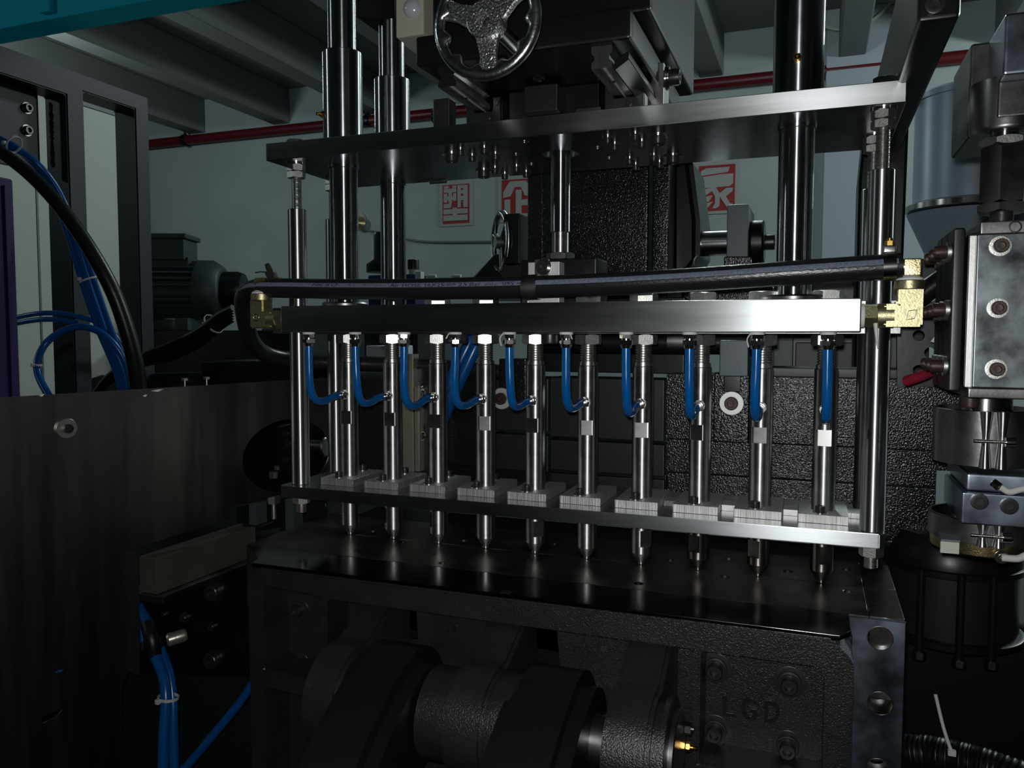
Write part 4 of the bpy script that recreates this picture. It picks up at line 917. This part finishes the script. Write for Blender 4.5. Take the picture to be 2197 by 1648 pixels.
obj('cap', B().cyl((b_.x, 1.38, pc.z), (b_.x+.022, 1.38, pc.z), .036, 32, ch=.003), 'black_paint', t)
obj('bolt', B().screw((b_.x+.022, 1.38, pc.z), EX, .0125, .016), 'black_oxide', t)
obj('foot', B().poly([[aY(1553, 550, 1.32), aY(1612, 550, 1.32), aY(1612, 580, 1.32), aY(1553, 580, 1.32)]], (0, .14, 0), .002, 1), 'speckle_paint', t)
tag(obj('rear_table', B().poly([[aY(1462, 572, 1.31), aY(1660, 572, 1.31), aY(1660, 700, 1.31), aY(1462, 700, 1.31)]], (0, .3, 0), .004, 1), 'speckle_paint'), 'speckled black table under the bearing bracket', 'machine part')
# small handwheel and valve block left of the gearbox
p = aY(1075, 520, 1.40); t = thing('small_handwheel', p, 'small dark handwheel left of the gearbox', 'handwheel'); n = V((-.80, -.6, 0)).normalized()
u = n.cross(EZ).normalized(); R2 = .052
obj('rim', B().tube([p+u*R2*math.cos(2*math.pi*i/32)+EZ*R2*1.02*math.sin(2*math.pi*i/32) for i in range(33)], .0062, 12, 0), 'chrome', t, 60)
for i in range(3):
    a = 2*math.pi*i/3+.4; obj('spoke', B().cyl(p, p+(u*math.cos(a)+EZ*math.sin(a))*R2, .005, 10), 'stained_steel', t)
obj('hub', B().cyl(p-n*.012, p+n*.012, .012, 20), 'stained_steel', t)
a = aY(1080, 567, 1.36); b_ = aY(1114, 457, 1.36)
t = tag(obj('valve_block', B().box((a.x, 1.36, a.z), (b_.x, 1.5, b_.z), .002), 'black_paint'), 'black rectangular block between small handwheel and gearbox', 'machine part')
a = aY(1076, 602, 1.34); b_ = aY(1124, 568, 1.34); tag(obj('valve_pedestal', B().box((a.x, 1.34, a.z), (b_.x, 1.5, b_.z), .002), 'dark_panel'), 'ribbed black foot under the rectangular block', 'machine part')
tag(obj('sloped_cover', B().poly([[aY(1004, 605, 1.42), aY(1060, 545, 1.42), aY(1130, 545, 1.42), aY(1130, 640, 1.42), aY(1004, 640, 1.42)]], (0, .15, 0), .004, 1), 'black_paint'), 'sloped black cover under the small handwheel', 'machine part')
# rear casting behind the pins
YC = 1.16
def rect(x0, y0, x1, y1, Y, d, nm, m_, parent, bev=.002):
    xm_ = (x0+x1)/2; return obj(nm, B().box((aY(x0, y0, Y).x, Y, aY(xm_, y1, Y).z), (aY(x1, y0, Y).x, Y+d, aY(xm_, y0, Y).z), bev), m_, parent)
t = thing('rear_platen', aY(1500, 1090, YC), 'speckled black rear casting behind the right blow pins', 'platen')
rect(1430, 808, 2070, 955, YC, .08, 'upper_face', 'speckle_paint', t, .0007); rect(1430, 957, 2070, 1030, YC, .08, 'lower_face', 'speckle_paint', t, .0007)
rect(1430, 1033, 2070, 1160, YC+.004, .08, 'foot_face', 'speckle_paint', t)
rect(1180, 812, 1426, 943, YC+.03, .06, 'recess_upper', 'dark_panel', t); rect(1180, 949, 1426, 1016, YC+.03, .06, 'recess_lower', 'dark_panel', t); rect(1180, 1022, 1426, 1120, YC+.032, .06, 'recess_foot', 'dark_panel', t)
rect(1050, 810, 1176, 925, YC+.02, .06, 'left_upper', 'dark_panel', t); rect(1050, 932, 1176, 1010, YC+.02, .06, 'left_lower', 'dark_panel', t)
rect(958, 805, 1046, 1000, YC, .08, 'left_rib', 'speckle_paint', t); rect(958, 1004, 1430, 1100, YC+.04, .05, 'sill', 'black_paint', t)
rect(1070, 770, 1128, 865, YC-.02, .05, 'left_bracket', 'speckle_paint', t)
rect(1532, 800, 1608, 950, YC-.025, .03, 'bolt_pad', 'speckle_paint', t); rect(1552, 800, 1590, 842, YC-.026, .01, 'pad_groove', 'black_paint', t)
for q in ((1570, 865), (1078, 855)):
    p = aY(q[0], q[1], YC-.026); s_ = obj('bolt', B().screw(p-EY*.004, -EY, .0092, .008), 'brown_bolt', t); obj('washer', B().cyl(p, p-EY*.004, .0165, 36, ch=.0006), 'bright_side', s_)
rect(1544, 730, 1606, 808, YC-.05, .06, 'hanging_block', 'grey_machine', t)
p = aY(1480, 735, YC-.01); obj('cross_shaft', B().cyl((p.x-.24, YC-.005, p.z), (p.x+.085, YC-.005, p.z), .017, 24), 'black_paint', t)
obj('shaft_sleeve', B().cyl((p.x-.030, YC-.005, p.z+.002), (p.x-.004, YC-.005, p.z+.002), .019, 24), 'stained_steel', t)
p = aY(1612, 735, YC-.02); obj('shaft_collar', B().cyl((p.x, YC-.02, p.z), (p.x+.012, YC-.02, p.z), .019, 24), 'stained_steel', t)
rect(1130, 640, 1470, 800, YC+.06, .15, 'gear_base', 'black_paint', t)
rect(1630, 790, 1960, 812, YC-.01, .06, 'top_rail', 'dark_panel', t)
t = thing('rear_machine', aY(1720, 800, 1.6), 'dark machine with grey upright behind the right blow pins', 'machine')
rect(1640, 560, 2000, 815, 1.62, .2, 'body', 'black_paint', t); rect(1660, 720, 1702, 800, 1.58, .03, 'grey_upright', 'grey_machine', t); rect(1707, 735, 1860, 815, 1.57, .03, 'cover', 'dark_panel', t); rect(1832, 760, 1842, 812, 1.55, .02, 'rod', 'stained_steel', t)
# pale strip and hinge plate at the middle left
t = thing('guide_strip', aY(885, 1015, 1.10), 'pale warm metal strip standing behind the second blow pin', 'strip')
rect(862, 760, 886, 1012, 1.13, .02, 'left_strip', 'alu_strip', t, .001); rect(889, 830, 899, 1012, 1.13, .02, 'right_strip', 'alu_strip', t, .001); rect(886, 790, 960, 1020, 1.145, .02, 'back_plate', 'dark_panel', t, .001)
for q in ((905, 845), (905, 935)):
    p = aY(q[0], q[1], 1.144); s_ = obj('bolt', B().screw(p, -EY, .0062, .006), 'black_oxide', t); obj('washer', B().cyl(p, p-EY*.0012, .0085, 24), 'stained_steel', s_)
    obj('clip', B().tube([p+V((-.004, -.002, .010)), p+V((-.003, -.003, .018)), p+V((0, -.003, .020)), p+V((.003, -.003, .018)), p+V((.003, -.002, .010))], .0008, 6), 'nickel', t)
t = thing('inner_column', aY(790, 1010, 1.3), 'dark column between the left blow pins', 'machine part')
rect(735, 800, 862, 1060, 1.20, .1, 'face', 'dark_panel', t, .012)
for q0, q1 in (((1010, 730), (960, 830)), ((1024, 735), (975, 840))):
    tag(obj('blue_hose', B().tube([aY(q0[0]+20, q0[1]-60, 1.15), aY(*q0, 1.12), aY(*q1, 1.11), aY(q1[0]-25, q1[1]+60, 1.12)], .010, 12, 6), 'blue_tube_dark', None, 60), '%s dim blue hose slanting behind the fourth blow pin' % ('left' if q0[0] < 1015 else 'right'), 'hose', 'dim blue hoses behind the pins')

# ------------------------------------------------------------------ right side: die head, hopper, black arm
YD = .80
def dX(px): return aY(px, 660, YD).x
def dZ(py): return aY(2140, py, YD).z
t = thing('extruder_die', (dX(2160), .87, dZ(880)), 'steel extruder die head with bolted plates at the right edge', 'die head')
xd = dX(2092)
obj('front_plate', B().box((xd, YD, dZ(833)), (xd+.20, YD+.010, dZ(501)), .0012), 'die_steel', t)
for i, px in enumerate((2083, 2088)):
    obj('heater_plate', B().box((dX(px)-.001, YD+.0105+.005*i, dZ(834)), (dX(px)+.2, YD+.0150+.005*i, dZ(500)), .0008), 'bright_side', t)
obj('body', B().box((dX(2080), YD+.021, dZ(838)), (dX(2080)+.2, YD+.16, dZ(492)), .003), 'stained_steel', t)
obj('cap_plate', B().box((dX(2100), YD+.006, dZ(500)), (dX(2100)+.2, YD+.15, dZ(472)), .0015), 'stained_steel', t)
obj('base_plate', B().box((dX(2085), YD+.004, dZ(857)), (dX(2085)+.2, YD+.15, dZ(834)), .0015), 'stained_steel', t)
for q in ((2146, 528), (2141, 661), (2137, 792)):
    p = aY(q[0], q[1], YD); s_ = obj('bolt', B().screw(p-EY*.0012, -EY, .0060, .006), 'brown_bolt', t); obj('washer', B().ring(p, p-EY*.0012, .0088, .005, 28), 'nut_zinc', s_)
p = aY(2178, 487, YD+.006); obj('cap_hole', B().ring(p, p-EY*.0008, .0052, .0038, 20), 'black_oxide', t)
for j, (px, yy) in enumerate(((2078, .03), (2052, .065), (2020, .10))):
    xw = dX(2079)-.0015
    obj('side_plate', B().box((xw-.010-.0*j, YD+yy-.012, dZ(845)), (xw, YD+yy+.022, dZ(480)), .002), 'black_paint', t)
    for py in (530, 662, 790):
        z = dZ(py); pb = V((xw-.010, YD+yy+.004, z)); s_ = obj('side_bolt', B().screw(pb-EX*.003, -EX, .0060, .010), 'brown_bolt', t)
        obj('washer', B().cyl(pb, pb-EX*.003, .0092, 24), 'nut_zinc', s_)
xn = dX(2150); yn = YD+.055
obj('neck', B().cyl((xn, yn, dZ(858)), (xn, yn, dZ(900)), .022, 40), 'rod_steel', t)
p = V((dX(2102), YD+.03, dZ(857))); obj('neck_bolt', B().screw(p, -EZ, .0078, .010), 'brown_bolt', t)
# upper adjuster
t = thing('adjuster_screw', (dX(2160), .86, dZ(470)), 'hexagonal steel adjuster column above the die head', 'adjuster')
xa_ = dX(2168); ya = YD+.05
obj('stud', B().cyl((xa_, ya, dZ(474)), (xa_, ya, dZ(436)), .0095, 24), 'black_oxide', t)
obj('lower_nut', B().hexn((xa_, ya, dZ(442)), (xa_, ya, dZ(420)), .0215, .25), 'stained_steel', t)
obj('hex_column', B().hexn((xa_, ya, dZ(420)), (xa_, ya, dZ(292)), .0200, .25), 'stained_steel', t)
obj('upper_nut', B().hexn((xa_, ya, dZ(291)), (xa_, ya, dZ(272)), .0205, .05), 'nut_zinc', t)
obj('rod', B().cyl((xa_, ya, dZ(272)), (xa_, ya, dZ(255)), .0115, 24), 'chrome', t)
obj('flange', B().lathe((xa_, ya, dZ(262)), EZ, [(.027, 0), (.029, .003), (.029, .045)], 40), 'stained_steel', t)
obj('cylinder_block', B().box((dX(2135), ya-.03, dZ(240)), (dX(2135)+.09, ya+.07, dZ(160)), .002), 'stained_steel', t)
obj('front_block', B().box((dX(2133), ya-.05, dZ(162)), (dX(2133)+.12, ya+.02, dZ(30)), .003), 'blued_steel', t)
obj('back_block', B().box((dX(2092), ya+.02, dZ(252)), (dX(2092)+.12, ya+.12, dZ(30)), .003), 'stained_steel', t)
# heater band below
t = thing('heater_band', (xn, yn, dZ(1010)), 'steel band heater with clamp screw under the die head', 'heater band')
def clampband(t, z0, z1, rb, zs):
    obj('band', B().lathe((xn, yn, z0), EZ, [(rb, 0), (rb+.001, .0005), (rb+.001, z1-z0-.0005), (rb, z1-z0), (rb-.002, z1-z0), (rb-.002, 0)], 56), 'stained_steel', t)
    for px in (2115, 2150):
        q = aY(px, 940, YD+.012); obj('clamp_roll', B().lathe((q.x, yn-rb-.001, z0), EZ, [(.0052, 0), (.0030, (z1-z0)*.48), (.0030, (z1-z0)*.55), (.0054, z1-z0)], 20), 'rod_steel', t)
    xa1, xb1 = aY(2092, 940, YD).x, aY(2172, 940, YD).x
    obj('clamp_screw', B().thread((xa1, yn-rb-.006, zs), (xb1, yn-rb-.006, zs), .0018, .0012, 12), 'nickel', t)
    obj('screw_head', B().screw((xb1-.004, yn-rb-.006, zs), EX, .0045, .008), 'nickel', t)
clampband(t, dZ(1010), dZ(886), .0425, dZ(950))
t = thing('lower_die', (xn, yn, dZ(1135)), 'bolted square steel block below the heater band', 'die block')
obj('upper_block', B().box((dX(2088), yn-.053, dZ(1058)), (dX(2088)+.12, yn+.06, dZ(1020)), .0025), 'blued_steel', t)
obj('lower_block', B().box((dX(2077), yn-.060, dZ(1127)), (dX(2077)+.14, yn+.06, dZ(1059)), .0015), 'blued_steel', t)
for q in ((2101, 1076), (2165, 1086)):
    p = aY(q[0], q[1], yn-.060); obj('bolt', B().screw(p+EY*.0005, -EY, .0072, .0022), 'black_oxide', t)
p = aY(2152, 1045, yn-.054); obj('sensor_nut', B().hexn(p+V((-.008, 0, .004)), p+V((-.003, -.003, 0)), .0042), 'nickel', t)
obj('sensor_lead', B().tube([p+V((-.002, -.003, 0)), p+V((.004, -.006, -.003)), p+V((.016, -.008, .001)), p+V((.05, -.008, .004))], .0028, 10), 'glass_fibre', t)
t = thing('lower_heater_band', (xn, yn, dZ(1215)), 'lower steel band with brass ring and braided lead', 'heater band')
clampband(t, dZ(1180), dZ(1128), .0440, dZ(1155))
obj('brass_ring', B().lathe((xn, yn, dZ(1212)), EZ, [(.037, 0), (.0425, .003), (.0435, .016)], 48), 'brass', t)
p = aY(2148, 1195, yn-.0445); obj('terminal', B().ring(p, p-EY*.002, .0058, .0025, 20).screw(p, -EY, .0028, .003), 'nickel', t)
obj('braided_lead', B().tube([p-EY*.003, p+V((.012, -.005, .001)), p+V((.022, -.006, .006)), p+V((.05, -.006, .007))], .0032, 10), 'glass_fibre', t)
t = thing('angle_bracket', aY(2040, 1140, .90), 'small grey sheet metal angle left of the lower die block', 'bracket')
a = aY(2006, 1108, .90); b_ = aY(2056, 1012, .90); obj('upright', B().box((a.x, .90, a.z), (b_.x, .902, b_.z), .0004), 'grey_machine', t)
obj('shelf', B().poly([[aZ(2006, 1109, a.z), aZ(2060, 1112, a.z), V((dX(2078), .80, a.z)), V((aY(2020, 1140, .80).x, .80, a.z))]], (0, 0, -.0015)), 'grey_machine', t)
obj('lip', B().box((aY(2018, 1140, .80).x, .798, a.z-.012), (dX(2076), .800, a.z-.0015), .0004), 'cream', t)
for q in ((2052, 1108), (2062, 1120)):
    p = aY(q[0], q[1], .87); obj('screw', B().hexn(p-EZ*.006, p+EZ*.003, .005), 'black_oxide', t)
# hopper
t = thing('hopper', aY(2075, 560, 2.0), 'pale blue steel hopper with cone behind the die head', 'hopper')
ph = aY(2085, 438, 2.0); rh = (aY(2085, 438, 2.0)-aY(1952, 438, 2.0)).length
ztop = aY(2085, 206, 2.0).z
obj('drum', B().lathe((ph.x, 2.0+rh*.3, ph.z), EZ, [(rh*.93, 0), (rh*.93, ztop-ph.z)], 64), 'hopper_steel', t)
obj('lid', B().lathe((ph.x, 2.0+rh*.3, ztop), EZ, [(rh*.96, 0), (rh*.97, .012), (rh*.9, .018), (0, .05)], 64), 'hopper_steel', t)
obj('rim', B().lathe((ph.x, 2.0+rh*.3, ph.z-.012), EZ, [(rh, 0), (rh*1.05, .004), (rh*1.05, .016), (rh, .02)], 64), 'nickel', t)
obj('cone', B().lathe((ph.x, 2.0+rh*.3, ph.z-.014), -EZ, [(rh*1.02, 0), (rh*.25, .21), (rh*.25, .3)], 64), 'hopper_steel', t)
# pillar against the wall with a round disc on it
YP2 = 5.88
tag(obj('pale_column', B().box((aY(1768, 300, YP2).x, YP2, FLOOR), (aY(1915, 300, YP2).x, WY, ZC), .01), 'pillar_paint'), 'pale blue grey pillar on the back wall right of the thick shaft', 'column')
p = aY(1822, -38, YP2-.06); t = thing('round_wall_disc', p, 'pale round disc high on the pillar at the top right', 'disc')
obj('disc', B().lathe(p+EY*.059, -EY, [(.29, 0), (.29, .03), (.2, .05), (0, .058)], 56), 'pillar_paint', t, 60)
obj('rim', B().ring(p+EY*.04, p+EY*.015, .300, .285, 56), 'cream', t)
# black arm and column
t = thing('box_section_gantry', aY(1900, 560, 1.35), 'black box section arm and column behind the right post', 'arm')
pa = aY(2062, 36, .72)
xr_, zb_ = pa.x, pa.z; wl = aY(1968, 36, .72).x
yb = 1.28
obj('beam', B().box((wl, .72, zb_), (xr_, yb, zb_+.10), .004), 'black_paint', t)
ac = aX(1953, 265, xr_)
cl = aY(1842, 420, yb).x; cr = aY(1950, 300, yb).x; obj('column', B().poly([[V((cl, yb, -.1)), V((cr-.004, yb, -.1)), V((cr, yb, zb_+.10)), V((wl, yb, zb_+.10)), V((wl-.01, yb, aY(1890, 265, yb).z)), V((cl, yb, aY(1840, 385, yb).z))]], (0, .09, 0), .004, 1), 'black_paint', t)
p = aY(2005, 12, .72); obj('bolt', B().screw((p.x, .72, p.z), -EY, .0075, .004), 'black_oxide', t)
# pipes between arm and die head
tag(obj('black_pipe', B().cyl(aY(1965, 640, 1.05), aY(2080, 560, 1.05), .013, 20), 'black_paint'), 'black pipe slanting between brass elbow and die head', 'pipe')
tag(obj('red_hose', B().tube([aY(1945, 818, 1.0), aY(1985, 803, .98), aY(2012, 785, .96)], .006, 12), 'grease_red'), 'short red hose below the die head bolts', 'hose')
t = thing('die_support', aY(2000, 820, 1.12), 'dark perforated support plate between elbow and die head', 'plate')
pl = [aY(1925, 560, 1.13), aY(2120, 560, 1.13), aY(2120, 830, 1.13), aY(1925, 830, 1.13)]
obj('plate', B().poly([pl]+[circ(aY(a, b, 1.13), EX, EZ, .007, 18) for a, b in ((1999, 635), (1971, 720), (1996, 757), (1971, 795))], (0, .012, 0)), 'black_paint', t)
p = aY(2010, 727, 1.0); tag(obj('tape_scrap', B().poly([[p+V((-.006, 0, -.003)), p+V((0, 0, .006)), p+V((.008, 0, .002)), p+V((.004, 0, -.007))]], (0, .001, 0)), 'white_tape'), 'torn scrap of white tape on the die support', 'tape')
p = aY(2055, 820, .93); tag(obj('tape_scrap', B().poly([[p+V((-.006, 0, .002)), p+V((.003, 0, .003)), p+V((.006, 0, -.003)), p+V((-.001, 0, -.002))]], (0, .001, 0)), 'white_tape'), 'tiny white scrap under the side heater plates', 'tape')
tag(obj('dark_filler_box', B().box((.12, 1.33, FLOOR), (1.3, 2.4, -.42), .006), 'cable_black'), 'added black box darkening the floor behind the round motor', 'machine base')  # black box added so the lit floor here stays dark
# low right: drum motor, corrugated hose, tie
pm = aY(2045, 1380, 1.15); rd = .082
t = thing('pump_motor', pm, 'dark round ribbed motor low at the right', 'motor')
zt_ = aY(2045, 1245, 1.10).z
obj('drum', B().cyl((pm.x, 1.15+.05, pm.z), (pm.x, 1.2, zt_), rd, 48), 'dark_panel', t)
for z in (pm.z-.002, zt_-.006): obj('ring', B().lathe((pm.x, 1.2, z), EZ, [(rd, 0), (rd+.007, .003), (rd+.007, .010), (rd, .013)], 48), 'black_paint', t)
for px in (1975, 2058, 2130):
    x_ = aY(px, 1320, 1.12).x; dx = x_-pm.x; y_ = 1.2-math.sqrt(max(1e-6, (rd+.006)**2-dx*dx))
    obj('tie_rod', B().cyl((x_, y_, pm.z-.012), (x_, y_, zt_+.004), .0048, 12), 'black_paint', t)
    obj('nut', B().hexn((x_, y_, pm.z-.016), (x_, y_, pm.z-.006), .008), 'stained_steel', t)
obj('top_cap', B().lathe((pm.x, 1.2, zt_), EZ, [(rd+.004, 0), (rd+.004, .02), (rd-.01, .045), (.03, .05)], 40), 'black_paint', t)
P = smooth([aY(1900, 1612, .98), aY(1990, 1618, .97), aY(2060, 1632, .96), (aY(2130, 1652, .95)), aY(2260, 1700, .93)], 24)
b = B(); N_ = len(P); b.tube(P, .0200, 20, 0, rf=lambda u: .86+.14*abs(math.sin(u*math.pi*34)))
t = tag(obj('corrugated_hose', b, 'cable_black', None, 60), 'black corrugated hose in the bottom right corner', 'hose')
p = aY(2042, 1615, .945); tt = thing('cable_tie', p, 'long white cable tie tail on the corrugated hose', 'cable tie')
obj('tail', B().tube([p, aY(2030, 1580, .95), aY(2020, 1545, .955), aY(2007, 1490, .96)], .0018, 8), 'tie_white', tt); obj('head', B().obox(p, EX, EY, EZ, .004, .003, .003, .0008), 'tie_white', tt)
